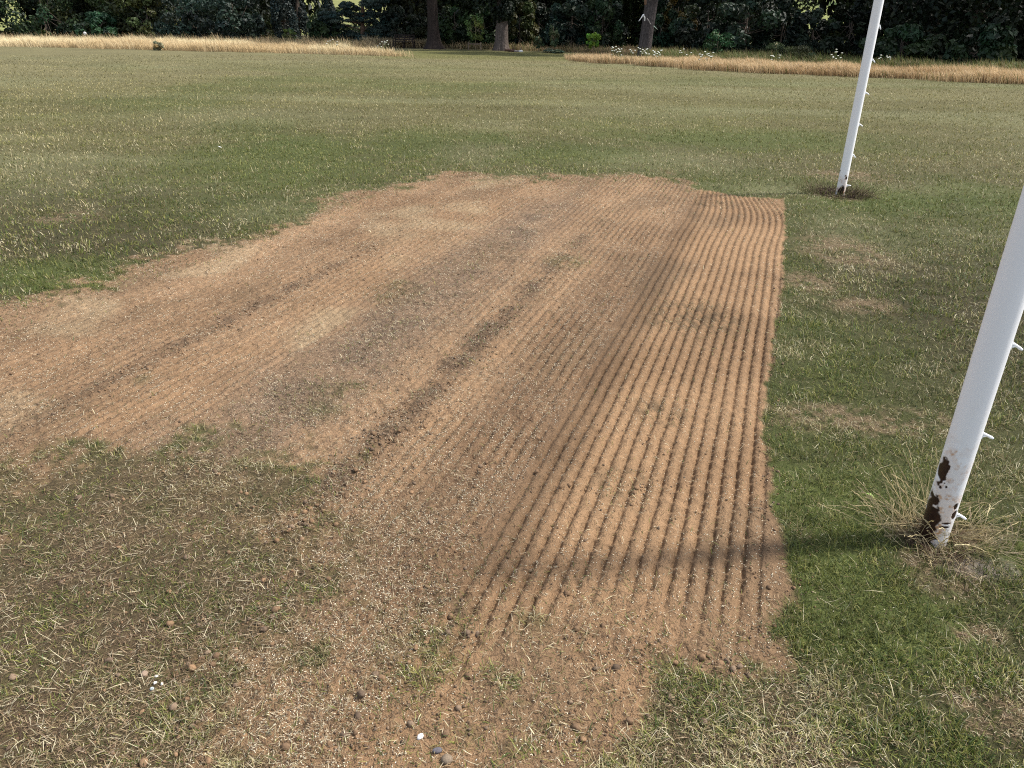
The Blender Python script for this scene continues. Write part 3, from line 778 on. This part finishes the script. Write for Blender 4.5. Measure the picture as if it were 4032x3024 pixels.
strip('dry_grass', [(-50, 53), (-32.3, 51), (-23.2, 49.3), (-14.4, 46.9), (-8.9, 45.2), (-5.3, 43), (-7.0, 45.6), (-10.5, 50), (-15.5, 54.5), (-28, 58.5), (-50, 61)], 62000, (.34, .60), GOLD,
      'pale golden uncut grass in a long bright strip across the far left of the field', 'dry grass', seed=1)
strip('dry_grass', [(2.6, 43.2), (3.7, 39.9), (6.2, 36.6), (10.2, 32.0), (13.6, 30.2), (17.5, 27.7), (27, 21.5), (29, 24), (19.4, 30.6), (15.4, 34.5), (11.8, 37.4), (7.2, 40.9), (4.6, 43.8)], 60000, (.24, .44), ((.33, .22, .11), (.52, .385, .22)),
      'tawny uncut grass in a long strip across the far right of the field', 'dry grass', seed=2, green=.05)
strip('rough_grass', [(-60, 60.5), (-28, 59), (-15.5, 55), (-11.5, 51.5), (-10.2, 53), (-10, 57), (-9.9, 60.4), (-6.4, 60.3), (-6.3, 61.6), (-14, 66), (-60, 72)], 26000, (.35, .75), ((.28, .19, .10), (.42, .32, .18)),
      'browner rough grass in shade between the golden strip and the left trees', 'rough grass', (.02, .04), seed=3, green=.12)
strip('rough_grass', [(-6.2, 61), (-4, 59.5), (0, 57.5), (4, 55), (7.5, 50), (9, 48), (15, 47), (15, 52), (8, 62), (-8, 66)], 24000, (.15, .55), ((.24, .17, .10), (.36, .27, .15)),
      'short brownish rough grass along the foot of the three big trunks', 'rough grass', (.02, .04), seed=4, green=.25)
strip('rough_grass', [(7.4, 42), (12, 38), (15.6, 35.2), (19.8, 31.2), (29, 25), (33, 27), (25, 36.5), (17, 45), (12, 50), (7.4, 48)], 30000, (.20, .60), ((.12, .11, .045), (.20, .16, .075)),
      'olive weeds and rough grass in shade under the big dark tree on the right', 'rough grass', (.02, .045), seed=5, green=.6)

strip('rough_grass', [(-11.2, 60.1), (-6.3, 60.1), (-6.3, 62.2), (-11.2, 62.2)], 5000, (.45, .80), ((.30, .23, .13), (.46, .37, .22)),
      'pale rough grass standing close behind the park bench', 'rough grass', (.025, .045), seed=6)

# ------------------------------------------------------------------ trees
def leaves(cen, rad, n, size, col, seed, squash=1.0, nclump=40, lowbias=.0, clsz=.30, conical=False, droop=0, var=.35):
    """leaf quads grouped in clumps through the volume of an ellipsoid; cen, rad 3-vectors"""
    rg = np.random.default_rng(seed)
    cen = np.array(cen, float); rad = np.array(rad, float)
    d = rg.normal(size=(nclump, 3)); d /= np.linalg.norm(d, axis=1)[:, None]
    rr = rg.uniform(.45, 1, nclump)**.5
    c = d*rr[:, None]
    if lowbias: c[:, 2] = np.where(rg.random(nclump) < lowbias, -np.abs(c[:, 2]), c[:, 2])
    if conical:
        f = np.clip((1-c[:, 2])/2, .08, 1); c[:, 0] *= f/np.maximum(np.sqrt(1-c[:, 2]**2), .35); c[:, 1] *= f/np.maximum(np.sqrt(1-c[:, 2]**2), .35)
    cs = clsz*rg.uniform(.6, 1.35, nclump)
    ctint = rg.uniform(1-var, 1+var, nclump); chue = rg.normal(0, .10, nclump)
    k = rg.choice(nclump, n, p=cs**2/np.sum(cs**2))
    q = rg.normal(size=(n, 3)); q /= np.linalg.norm(q, axis=1)[:, None]
    q = q*(rg.uniform(.25, 1, n)**.4*cs[k])[:, None]
    q[:, 2] *= squash*.8
    p = cen+(c[k]+q)*rad
    if droop: p[:, 2] -= droop*np.linalg.norm(q[:, :2], axis=1)*rad[2]
    nrm = q/np.linalg.norm(q, axis=1)[:, None]+rg.normal(0, .55, (n, 3)); nrm[:, 2] += .35
    nrm /= np.linalg.norm(nrm, axis=1)[:, None]
    a = np.cross(nrm, rg.normal(size=(n, 3))); a /= np.linalg.norm(a, axis=1)[:, None]; b = np.cross(nrm, a)
    s = (size*rg.uniform(.55, 1.3, n))[:, None]
    V = np.stack([p-a*s*.62, p-b*s*.36+nrm*s*.08, p+a*s*.62, p+b*s*.36+nrm*s*.08], 1)
    V[..., 2] = np.maximum(V[..., 2], .02)
    V = V.reshape(-1, 3)
    C = np.array(col)[None]*(ctint[k]*rg.uniform(.75, 1.25, n))[:, None]
    C = C*np.stack([1+chue[k]*1.4, 1+0*chue[k], 1-chue[k]], -1)
    return V, [np.arange(4*n).reshape(n, 4)], np.repeat(np.clip(C, .004, 1), 4, 0), cen+c*rad

def tree(name, px, Y, cen_z, rx, rz, col, n, size, label, cat, group=None, seed=0, trunk=(.22, None), ry=None, xo=None, bark=(.12, .095, .075), **kw):
    X = gx(px, Y) if xo is None else xo
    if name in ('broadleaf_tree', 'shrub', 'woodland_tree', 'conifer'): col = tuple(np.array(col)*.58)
    root = empty(name, (X, Y, 0)); tag(root, label, cat, group)
    ry = ry or rx
    V, Fc, C, cl = leaves((0, 0, cen_z), (rx, ry, rz), n, size, col, seed, **kw)
    mesh_np('crown', V, Fc, M_LEAF, C, parent=root)
    rg = np.random.default_rng(seed+999)
    tr, th = trunk; th = th or cen_z+.3*rz
    L = []
    zs = np.linspace(-.15, th, 14)
    pts = np.stack([np.cumsum(rg.normal(0, .03*tr*2, 14)), np.cumsum(rg.normal(0, .03*tr*2, 14)), zs], -1)
    rad = tr*(1-.65*(zs/th).clip(0, 1))+tr*.5*np.exp(-np.maximum(zs, 0)/(tr*1.6))
    L.append(tube(pts, rad, 20, bark, bump=.18, seed=seed))
    near = cl[rg.choice(len(cl), min(14, len(cl)), replace=False)]
    for q in near:
        i = rg.integers(4, 13); p0 = pts[i]; m_ = (p0+q)/2+rg.normal(0, .08*rx, 3)*np.array([1, 1, .5]); r0 = rad[i]*.45
        t = np.linspace(0, 1, 8)[:, None]; bz = (1-t)**2*p0+2*t*(1-t)*m_+t*t*q
        L.append(tube(bz, np.linspace(r0, max(r0*.15, .008), 8), 7, bark))
    v, f, c = merge(L)
    mesh_np('trunk', v, f, M_BARK, c, parent=root, smooth=True)
    return root

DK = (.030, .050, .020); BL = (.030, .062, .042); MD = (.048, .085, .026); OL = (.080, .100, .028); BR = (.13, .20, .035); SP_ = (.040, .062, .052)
GT = 'tall trees closing the field behind'
GS = 'shrubs along the foot of the trees'
# tall dark trees: rear rank
big = [(-262, 76, 6.5, 6.0, 6.6, DK, 'tall dark broadleaf tree at the far left edge beside the gap to the hill', 0),
       (405, 80, 8, 6.4, 8.2, DK, 'tall near-black broadleaf tree behind the leftmost shrubs', 0),
       (520, 79, 8.5, 6.6, 8.4, (.055, .075, .022), 'tall olive tinged broadleaf tree behind the yellower shrub on the left', 0),
       (820, 73, 8, 6.8, 8.0, (.034, .055, .028), 'broad dark tree with foliage sweeping to the ground, left of the conifers', 0),
       (950, 84, 8.5, 6.0, 8.6, DK, 'dark tree rising behind the grey conifers', 0),
       (1765, 82, 9, 6.0, 8.8, (.045, .055, .02), 'brownish green tree behind the wide pine', 0),
       (1990, 78, 9, 6.8, 9.0, MD, 'mid green broadleaf tree between the two left trunks', 0),
       (2140, 75, 9, 7.0, 9.0, (.034, .055, .024), 'dark broadleaf tree right of the ivy-clad trunk', 0),
       (2390, 72, 9, 6.2, 9.0, (.05, .078, .024), 'leafy tree left of the bleached dead-limbed trunk', 0),
       (2760, 68, 8.5, 6.6, 8.6, DK, 'dark tree right of the bleached dead-limbed trunk', 0),
       (2925, 60, 8.5, 5.0, 8.5, DK, 'tall dark tree left of the small hill gap on the right', 0),
       (3665, 52, 7.6, 5.6, 7.6, (.022, .036, .014), 'huge near-black tree behind the far goal post', 0),
       (3830, 45, 7.6, 5.6, 7.6, (.020, .034, .013), 'huge near-black tree overhanging the right end of the dry strip', 0),
       (4200, 42, 7.6, 5.8, 7.6, (.020, .034, .013), 'huge near-black tree at the right edge of the picture', 0)]
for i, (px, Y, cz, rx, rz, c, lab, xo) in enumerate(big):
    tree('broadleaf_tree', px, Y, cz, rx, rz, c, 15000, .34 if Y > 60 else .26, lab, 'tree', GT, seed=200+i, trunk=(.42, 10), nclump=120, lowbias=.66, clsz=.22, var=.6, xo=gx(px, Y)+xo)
# dark shade trees right behind, closing the view
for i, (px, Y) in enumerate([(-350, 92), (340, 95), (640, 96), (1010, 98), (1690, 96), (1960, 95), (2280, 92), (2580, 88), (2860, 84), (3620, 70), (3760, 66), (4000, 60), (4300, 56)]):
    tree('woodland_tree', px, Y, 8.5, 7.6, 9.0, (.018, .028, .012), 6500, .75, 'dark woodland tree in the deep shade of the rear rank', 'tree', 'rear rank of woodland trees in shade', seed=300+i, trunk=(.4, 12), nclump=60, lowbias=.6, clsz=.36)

# front rank: shrubs and low branches
sh = [(190, 66, 1.6, 2.5, 3.4, (.040, .075, .025), 'dense rounded dark green shrub right of the left hill gap'),
      (-42, 66, 1.8, 2.0, 3.6, (.030, .055, .028), 'dark drooping shrub at the left edge beside the hill gap'),
      (1355, 76, 1.3, 3.0, 1.9, (.045, .080, .026), 'low green tree closing the foot of the central hill gap behind the pine'),
      (60, 68, .2, 1.4, .7, (.09, .11, .03), 'low yellowish bush at the foot of the left hill gap'),
      (385, 65, .9, 1.5, 1.3, (.035, .095, .040), 'bluish green low shrub below the tall left trees'),
      (450, 68, 1.3, 1.9, 2.4, (.045, .080, .022), 'upright mid green shrub between the bluish and the yellowish one'),
      (595, 67, 1.5, 2.2, 2.2, (.085, .105, .028), 'yellowish olive shrub, brightest on the left side'),
      (760, 64, 1.5, 2.6, 2.0, (.024, .050, .032), 'dark bluish shrub left of the conifers'),
      (930, 63, 1.7, 2.4, 2.2, (.028, .052, .034), 'wide dark shrub touching the grey conifers'),
      (1280, 63, 1.1, 1.1, 1.4, (.045, .080, .030), 'leafy green shrub between the spruce and the wide pine'),
      (1560, 63, 1.2, 1.2, 1.5, (.040, .060, .042), 'greyish spreading shrub behind the bench'),
      (1660, 63, 1.0, 1.2, 1.2, (.030, .045, .022), 'low dark shrub between bench and first trunk'),
      (1790, 62, 1.6, 1.6, 1.7, (.040, .078, .026), 'mid green shrub just right of the first trunk'),
      (1905, 63, 1.3, 1.4, 1.8, (.050, .092, .028), 'lighter green shrub just left of the ivy-clad trunk'),
      (2045, 60, 1.4, 1.3, 1.7, (.085, .100, .026), 'yellow-green shrub hugging the right of the ivy-clad trunk'),
      (2120, 62, 1.3, 1.7, 1.7, (.026, .045, .026), 'low black-green shrub two along from the ivy-clad trunk'),
      (2250, 59, 1.5, 1.8, 1.8, (.028, .056, .038), 'bluish dark shrub behind the two saplings'),
      (2370, 58, 1.5, 1.5, 2.3, (.040, .075, .030), 'tall dark green shrub behind the bright sapling'),
      (2600, 56, 1.6, 1.2, 1.8, (.030, .070, .035), 'blue-green shrub touching the right of the dead-limbed trunk'),
      (2660, 57, 1.9, 1.2, 2.0, (.125, .105, .028), 'yellow and russet shrub behind the dead-limbed trunk'),
      (2780, 52, 1.6, 2.0, 2.0, (.024, .045, .025), 'dark shrub between the russet shrub and the wild carrots'),
      (2930, 49, 1.5, 2.0, 2.1, (.026, .048, .024), 'dark shrub with a few brighter sprays, left of the right hill gap'),
      (3075, 50, 1.9, 1.3, 2.1, (.030, .052, .030), 'tall dull green shrub at the left side of the right hill gap'),
      (3195, 50, 1.3, 1.3, 1.5, (.055, .085, .050), 'greyish green shrub filling the foot of the right hill gap'),
      (3250, 51, 1.0, 1.0, 1.2, (.070, .095, .035), 'lighter small shrub at the right of the hill gap'),
      (3345, 50, 1.5, 1.4, 1.8, (.020, .036, .015), 'nearly black shrub behind the far goal post'),
      (3560, 41, .8, 1.6, 1.1, (.030, .060, .020), 'low green shrub in shade right of the far goal post'),
      (3880, 38, .9, 1.3, 1.2, (.030, .062, .024), 'low shrub with pale sprays near the right edge')]
for i, (px, Y, cz, rx, rz, c, lab) in enumerate(sh):
    tree('shrub', px, Y, cz, rx, rz, c, 4200, .25, lab, 'shrub', GS, seed=400+i, trunk=(.07, cz+.5*rz), nclump=46, clsz=.27, lowbias=.3, var=.65)
# conifers
tree('conifer', 1125, 64, 2.2, 1.6, 3.4, (.040, .060, .050), 9000, .13, 'grey-green spruce, left one of the two narrow conifers', 'conifer', 'narrow conifers', seed=501, trunk=(.14, 5), nclump=60, conical=True, droop=.25, clsz=.22)
tree('conifer', 1180, 66, 2.2, 1.4, 3.2, (.032, .052, .044), 9000, .13, 'darker spruce, right one of the two narrow conifers', 'conifer', 'narrow conifers', seed=502, trunk=(.14, 5), nclump=60, conical=True, droop=.25, clsz=.22)
tree('conifer', 1300, 70, 2.3, 1.0, 2.6, (.040, .058, .048), 6000, .13, 'narrow pointed conifer standing beside the central hill gap', 'conifer', 'narrow conifers', seed=503, trunk=(.12, 4.4), nclump=50, conical=True, clsz=.22)
# wide pine with flat layered pads
def pine():
    px, Y = 1425, 63; X = gx(px, Y); root = empty('pine_tree', (X, Y, 0)); tag(root, 'wide blue-green pine with flat layered boughs left of the bench', 'pine')
    rg = np.random.default_rng(55); Ls = []; Lt = []
    z0 = [(-1.9, .8, 1.2), (-.8, .6, 1.3), (.5, .5, 1.5), (1.5, 1.0, 1.2), (-1.4, 1.6, 1.3), (1.0, 1.9, 1.4), (2.3, 1.7, .9), (-.2, 2.3, 1.2), (1.4, 3.0, 1.1), (-.9, 2.6, .7), (-2.2, 2.0, .8), (2.2, 3.6, .9)]
    pts = np.stack([np.linspace(0, .35, 12), np.zeros(12), np.linspace(-.15, 4.6, 12)], -1)
    Lt.append(tube(pts, np.linspace(.2, .06, 12), 14, (.13, .085, .06), bump=.15))
    for i, (x, z, r) in enumerate(z0):
        yy = rg.uniform(-1.2, .6)
        v, f, c, cl = leaves((x, yy, z), (r, r*.9, .42), 2600, .11, (.026, .048, .040), 560+i, nclump=22, clsz=.34, var=.3)
        Ls.append((v, f, c)); p0 = pts[min(11, int(max(z-.3, .2)/4.6*11))]
        t = np.linspace(0, 1, 7)[:, None]; q = np.array([x, yy, z-.1]); Lt.append(tube(p0*(1-t)+q*t, np.linspace(.06, .02, 7), 6, (.13, .085, .06)))
    v, f, c = merge(Ls); mesh_np('crown', v, f, M_LEAF, c, parent=root)
    v, f, c = merge(Lt); mesh_np('trunk', v, f, M_BARK, c, parent=root, smooth=True)
pine()

# the three big old trunks with high crowns
def bigtrunk(px, Y, r, flare, lean, col, label, seed, ctone, topw=1.0, H=6.5):
    X = gx(px, Y); root = empty('old_tree', (X, Y, 0)); tag(root, label, 'tree')
    n = 60; zs = np.concatenate([np.linspace(-.2, 4.8, 46), np.linspace(5, H, n-46)])
    pts = np.stack([lean*zs/4.5, 0*zs, zs], -1)
    rad = r*(1-.05*(zs/4.5))*(1+(topw-1)*sm(2.5, 4.5, zs))+r*flare*np.exp(-np.maximum(zs, 0)/.45)
    v, f, c = tube(pts, rad, 64, col, bump=0)
    a = np.arctan2(v[:, 1]-0, v[:, 0]-lean*v[:, 2]/4.5)
    fur = np.abs(fbm(a*2.6+seed, v[:, 2]*.25, .25, seed, 3)-.5)*2; lump = fbm(a, v[:, 2]*.5, .8, seed+4, 2)-.5
    k = 1+.10*(fur-.3)+.16*lump+.10*np.cos(a*5+seed)*np.exp(-np.maximum(v[:, 2], 0)/.5)
    v[:, 0] = lean*v[:, 2]/4.5+(v[:, 0]-lean*v[:, 2]/4.5)*k; v[:, 1] *= k
    c = c*(.65+.9*fur)[:, None]
    L = [(v, f, c)]; rg = np.random.default_rng(seed)
    for i in range(7):
        aa = rg.uniform(0, 6.28); q = np.array([math.cos(aa)*rg.uniform(2.5, 5), math.sin(aa)*rg.uniform(2, 4), rg.uniform(6.5, 10)])
        p0 = np.array([lean*H/4.5, 0, H-rg.uniform(.3, 1.6)]); mm = (p0+q)/2+np.array([0, 0, .8]); t = np.linspace(0, 1, 9)[:, None]
        L.append(tube((1-t)**2*p0+2*t*(1-t)*mm+t*t*q, np.linspace(r*.5, .05, 9), 10, np.array(col)))
    v, f, c = merge(L); tk = mesh_np('trunk', v, f, M_BARK, c, parent=root, smooth=True)
    v, f, c, cl = leaves((lean, 2.5, 9.6), (5.5, 4.5, 4.2), 9000, .3, ctone, seed+7, nclump=70, clsz=.24)
    mesh_np('crown', v, f, M_LEAF, c, parent=root)
    return root, X
root1, X1 = bigtrunk(1708, 58.6, .37, 1.2, -.06, (.040, .030, .026), 'thick dark oak trunk with a flared foot, just right of the bench', 601, (.06, .075, .025))
v, f, c, cl = leaves((-1.3, .3, 4.8), (3.0, 1.6, 1.3), 4500, .2, (.055, .068, .024), 611, nclump=40, clsz=.25); mesh_np('low_boughs', v, f, M_LEAF, c, parent=root1)
root2, X2 = bigtrunk(1974, 56.8, .41, .50, .08, (.115, .092, .080), 'stout trunk, grey at the foot and black with ivy above, middle one of three', 602, (.05, .07, .025), topw=1.25)
v, f, c, cl = leaves((.05, 0, 2.35), (.50, .50, .75), 420, .15, (.016, .028, .012), 613, nclump=18, clsz=.3); mesh_np('ivy', v, f, M_LEAF, c, parent=root2)
v, f, c, cl = leaves((.05, 0, 4.0), (.95, .90, 2.5), 6500, .17, (.012, .022, .010), 612, nclump=60, clsz=.3, var=.5); mesh_np('ivy', v, f, M_LEAF, c, parent=root2)
root3, X3 = bigtrunk(2540, 50, .38, .06, .30, (.080, .068, .066), 'thick bare trunk with bleached broken limbs, rightmost of three', 603, (.05, .07, .025), topw=1.18, H=6)
def deadwood():
    L = []; s = 1/52.5      # metres per photo pixel at that distance, roughly
    def P(px, py, d=-.5):
        d = d-.28
        # small helper: position beside the trunk for a place seen in the photo
        return np.array([(px-2540)*.0166+.02, d, (228-py)*.0166])
    W = (.74, .73, .71); Bn = (.20, .12, .08)
    def br(pts, r0, r1, col=W, sides=8):
        pts = np.array([P(*p) for p in pts]); t = np.linspace(0, len(pts)-1, len(pts)*4)
        pp = np.stack([np.interp(t, np.arange(len(pts)), pts[:, k]) for k in range(3)], -1)
        return tube(pp, np.linspace(r0, r1, len(pp)), sides, col, bump=.2)
    limbs = [[br([(2520, 92, -.42), (2517, 93, -.6), (2510, 102, -.7), (2502, 113, -.75)], .05, .018), br([(2517, 93, -.6), (2523, 100, -.62), (2524, 112, -.6)], .05, .025)],
             [br([(2526, 30, -.5), (2521, 12, -.55), (2518, -8, -.55)], .10, .13), br([(2520, 0, -.6), (2512, 10, -.75), (2506, 30, -.75)], .04, .012), br([(2524, 60, -.46), (2521, 40, -.5), (2519, 20, -.5)], .07, .10, Bn)],
             [br([(2500, -4, -.9), (2490, 5, -1), (2480, 10, -1.1), (2465, 14, -1.1), (2454, 18, -1.1)], .045, .014), br([(2467, 14, -1.1), (2465, 22, -1.1), (2466, 28, -1.1)], .02, .008)],
             [br([(2531, 0, -.55), (2536, 8, -.6), (2534, 22, -.58), (2538, 35, -.56), (2538, 46, -.5)], .03, .01)],
             [br([(2562, 42, -.45), (2556, 30, -.6), (2556, 20, -.6)], .06, .02)],
             [br([(2566, 40, -.4), (2560, 35, -.55), (2567, 22, -.5)], .09, .04, (.30, .27, .25))],
             [br([(2533, 104, -.5), (2540, 112, -.56), (2548, 124, -.56)], .03, .012, (.33, .30, .28))],
             [br([(2560, 128, -.35), (2566, 132, -.4), (2574, 139, -.4)], .028, .01, (.35, .42, .36))]]
    for l in limbs:
        v, f, c = merge(l); mesh_np('dead_limb', v, f, M_BARK, c, parent=root3, smooth=True)
deadwood()

# saplings
def sapling(px, Y, h, rx, col, n, label, seed, cz=None, size=.13, rz=None):
    return tree('sapling', px, Y, cz or h*.6, rx, rz or h*.42, col, n, size, label, 'sapling', 'young trees before the shrubs', seed=seed, trunk=(.03, h*.95), nclump=22, clsz=.30, var=.3, bark=(.2, .16, .1))
rs = sapling(1873, 57.2, 2.15, .66, (.135, .170, .040), 700, 'slender yellow-green sapling with a low guard, between the first two trunks', 701, cz=1.45, rz=.8)
g_ = merge([box((-.45, -.25, .40), (.9, .05, .07), (.16, .12, .09)), box((.02, -.25, .25), (.06, .06, .55), (.22, .17, .12)), box((-.85, -.25, .25), (.06, .06, .55), (.16, .12, .09))])
tag(mesh_np('tree_guard', g_[0], g_[1], M_BARK, g_[2], loc=(gx(1873, 57.2)+.35, 57.2, 0)), 'low wooden rail guard standing around the slender yellow-green sapling', 'tree guard')
sapling(2122, 56, .95, .28, (.06, .085, .035), 300, 'smallest dull green sapling, left of the narrow one', 702)
sapling(2178, 56, 1.65, .36, (.070, .095, .042), 900, 'narrow dull green sapling midway between the trunks', 703)
sapling(2337, 54, 1.35, .44, (.19, .34, .045), 1100, 'brightest fresh green sapling left of the dead-limbed trunk', 704)
sapling(1145, 61, 1.2, .5, (.085, .125, .03), 500, 'small yellow-green sapling below the grey spruce', 705)
sapling(2830, 47, 1.5, .9, (.035, .085, .026), 900, 'loose green sapling in deep shade above the wild carrots', 706)

# grey-green weed clump in the golden strip, low green cushions
def weed(px, Y, rx, h, col, label, seed, n=1600):
    X = gx(px, Y); v, f, c, cl = leaves((0, 0, h*.5), (rx, rx*.8, h*.55), n, .07, col, seed, nclump=16, clsz=.4)
    rg = np.random.default_rng(seed); L = [(v, f, c)]
    for i in range(14):
        q = np.array([rg.uniform(-rx, rx), rg.uniform(-rx, rx)*.6, h*rg.uniform(.8, 1.25)]); L.append(tube([(0, 0, 0), q*np.array([.5, .5, .55]), q], [.015, .01, .005], 5, np.array(col)*.7))
    v, f, c = merge(L); tag(mesh_np('weed_clump', v, f, M_LEAF, c, loc=(X, Y, 0)), label, 'weeds')
weed(614, 48.0, .30, .50, (.26, .27, .17), 'grey-green clump of weeds growing at the front of the golden strip', 801)
weed(2170, 53.0, .55, .28, (.075, .10, .06), 'low grey-green cushion of weeds left, at the foot of the narrow sapling', 802)
weed(2200, 52.6, .35, .20, (.07, .095, .05), 'smaller low cushion of weeds beside the larger grey-green one', 803)
weed(3140, 41.5, .9, .75, (.075, .085, .03), 'wider olive bush of weeds below the right hill gap', 804, 3000)
weed(3060, 43, .8, .85, (.05, .07, .026), 'dark olive bush of weeds left of the wider one', 805, 3000)

# wild carrot umbels
def umbel(px, Y, hts, label, seed, spread=.5):
    X = gx(px, Y); root = empty('wild_carrot', (X, Y, 0)); tag(root, label, 'wildflower', 'white wildflowers at the tall grass')
    rg = np.random.default_rng(seed); Ls = []
    for h in list(hts)+[q*rg.uniform(.7, .95) for q in hts]:
        h *= .74
        x, y = rg.uniform(-spread, spread), rg.uniform(-.2, .2); q = np.array([x, y, h])
        Ls.append(tube([(x*.6, y, 0), (x*.8, y, h*.6), q], [.008, .006, .004], 5, (.16, .20, .07)))
        v, f = ico(3); v = v*np.array([.042, .042, .016]); v = v*(1+.35*(fbm(v[:, 0]*30+seed, v[:, 1]*30+h*9, 1.0, 5, 2)-.5))[:, None]
        mesh_np('flower_head', v+q+np.array([0, 0, .04]), [f], M_LEAF, np.tile([.82, .83, .76], (len(v), 1)), parent=root)
        for k in range(9):
            a = k*2.4; d = .065*math.sqrt((k+.3)/9); p = q+np.array([d*math.cos(a), d*math.sin(a), .05-d*.3]); Ls.append(tube([q-np.array([0, 0, .03]), p], [.003, .002], 4, (.2, .25, .1)))
    v, f, c = merge(Ls); mesh_np('stem', v, f, M_LEAF, c, parent=root)
umbel(2437, 39.4, [.95, .8, .88, .7, .78, .6, .92, .66], 'tallest wild carrot plant, leftmost on the right strip', 901, .35)
umbel(2515, 39.0, [.85, .75, .9, .7, .8], 'loose wild carrot plant below the dead-limbed trunk, second from the left', 902, .4)
umbel(2575, 37.6, [.85, .7, .8, .9, .6, .75, .68, .82, .55, .65, .77], 'densest wild carrot plant just right below the dead-limbed trunk', 903, .42)
umbel(2715, 38, [.9, .8, .7], 'sparse wild carrot plant with three heads', 904, .4)
umbel(2790, 35.6, [.75, .68, .8, .6, .72, .85, .64], 'white wild carrot plant midway along the right strip', 905, .4)
umbel(3065, 36.2, [.7, .62, .66], 'small wild carrot plant at the back of the strip left of the far post', 906, .25)
umbel(3310, 36.4, [1.05, .85, .9, .7, .65], 'tall wild carrot plant nearest the left of the far goal post', 907, .3)
umbel(3505, 35.4, [.8, .7, .75, .66], 'wild carrot plant immediately right of the far goal post', 908, .3)
umbel(1305, 46.5, [.95, .8, .85], 'wild carrot plant in the golden strip, left of the pine', 909, .4)
umbel(1508, 46.0, [.9, .95, .8, .7, .85], 'wild carrot plant at the right end of the golden strip', 910, .3)

# bench
def bench():
    X, Y = gx(1590, 59.6), 59.6; root = empty('park_bench', (X, Y, 0)); root.rotation_euler = (0, 0, math.radians(172))
    tag(root, 'dark wooden park bench with slatted back at the edge of the golden grass', 'bench')
    c = (.030, .022, .020); W = 1.50
    for s in (-1, 0, 1):
        x = s*W/2*.96
        mesh_np('leg', *merge([box((x, .22, .21), (.06, .06, .42), c)]) [:2], M_BARK, np.tile(c, (8, 1)), parent=root)
        v, f, cc = merge([box((x, -.20, .45), (.06, .06, .90), c, rx=.10)]); mesh_np('leg', v, f, M_BARK, cc, parent=root)
    v, f, cc = merge([box((0, y, .43), (W, .085, .03), c) for y in (-.14, -.04, .06, .16, .25)]); mesh_np('seat', v, f, M_BARK, cc, parent=root)
    v, f, cc = merge([box((0, -.235-(z-.45)*.08, z), (W, .03, .075), c) for z in (.56, .70, .86)]+[box((x, -.25, .72), (.05, .028, .34), c) for x in (-.37, .37)]); mesh_np('backrest', v, f, M_BARK, cc, parent=root)
    for s in (-1, 1):
        v, f, cc = merge([box((s*W/2*.96, .02, .64), (.06, .55, .035), c), box((s*W/2*.96, .26, .53), (.05, .05, .20), c)]); mesh_np('armrest', v, f, M_BARK, cc, parent=root)
bench()

# fallen log pieces beside the middle trunk, and a pale stone
def logp(px, Y, L_, r, col, label, rz, seed):
    t = np.linspace(-L_/2, L_/2, 12); pts = np.stack([t, .05*np.sin(t*3+seed), r*.9+.03*np.sin(t*5+seed)], -1)
    L = [tube(pts, r*(1+.1*np.sin(t*7)), 14, col, bump=.25, seed=seed), tube([(L_*.2, 0, r), (L_*.3, -.1, r*2.6), (L_*.42, -.15, r*3.4)], [r*.4, r*.3, r*.12], 7, col)]
    v, f, c = merge(L); o = mesh_np('log', v, f, M_BARK, c, smooth=True, loc=(gx(px, Y), Y, 0)); o.rotation_euler = (0, 0, rz)
    tag(o, label, 'log')
logp(2010, 54.6, .75, .09, (.10, .06, .045), 'short reddish brown log by the foot of the middle trunk', .2, 3)
logp(2042, 54.4, .5, .08, (.26, .22, .19), 'greyer short log right of the reddish brown one', -.3, 5)
o = pebble('stone', gx(2052, 54.2), 54.2, .11, (.66, .64, .60), 'pale stone at the end of the grey log below the trees', 'stone', None, (1.3, .8, .8), seed=9)
o = pebble('stone', gx(338, 62), 62, .075, (.72, .71, .68), 'pale stone half hidden behind the golden strip under the left shrubs', 'stone', None, (1.6, .8, 1.5), dz=.62, seed=10)
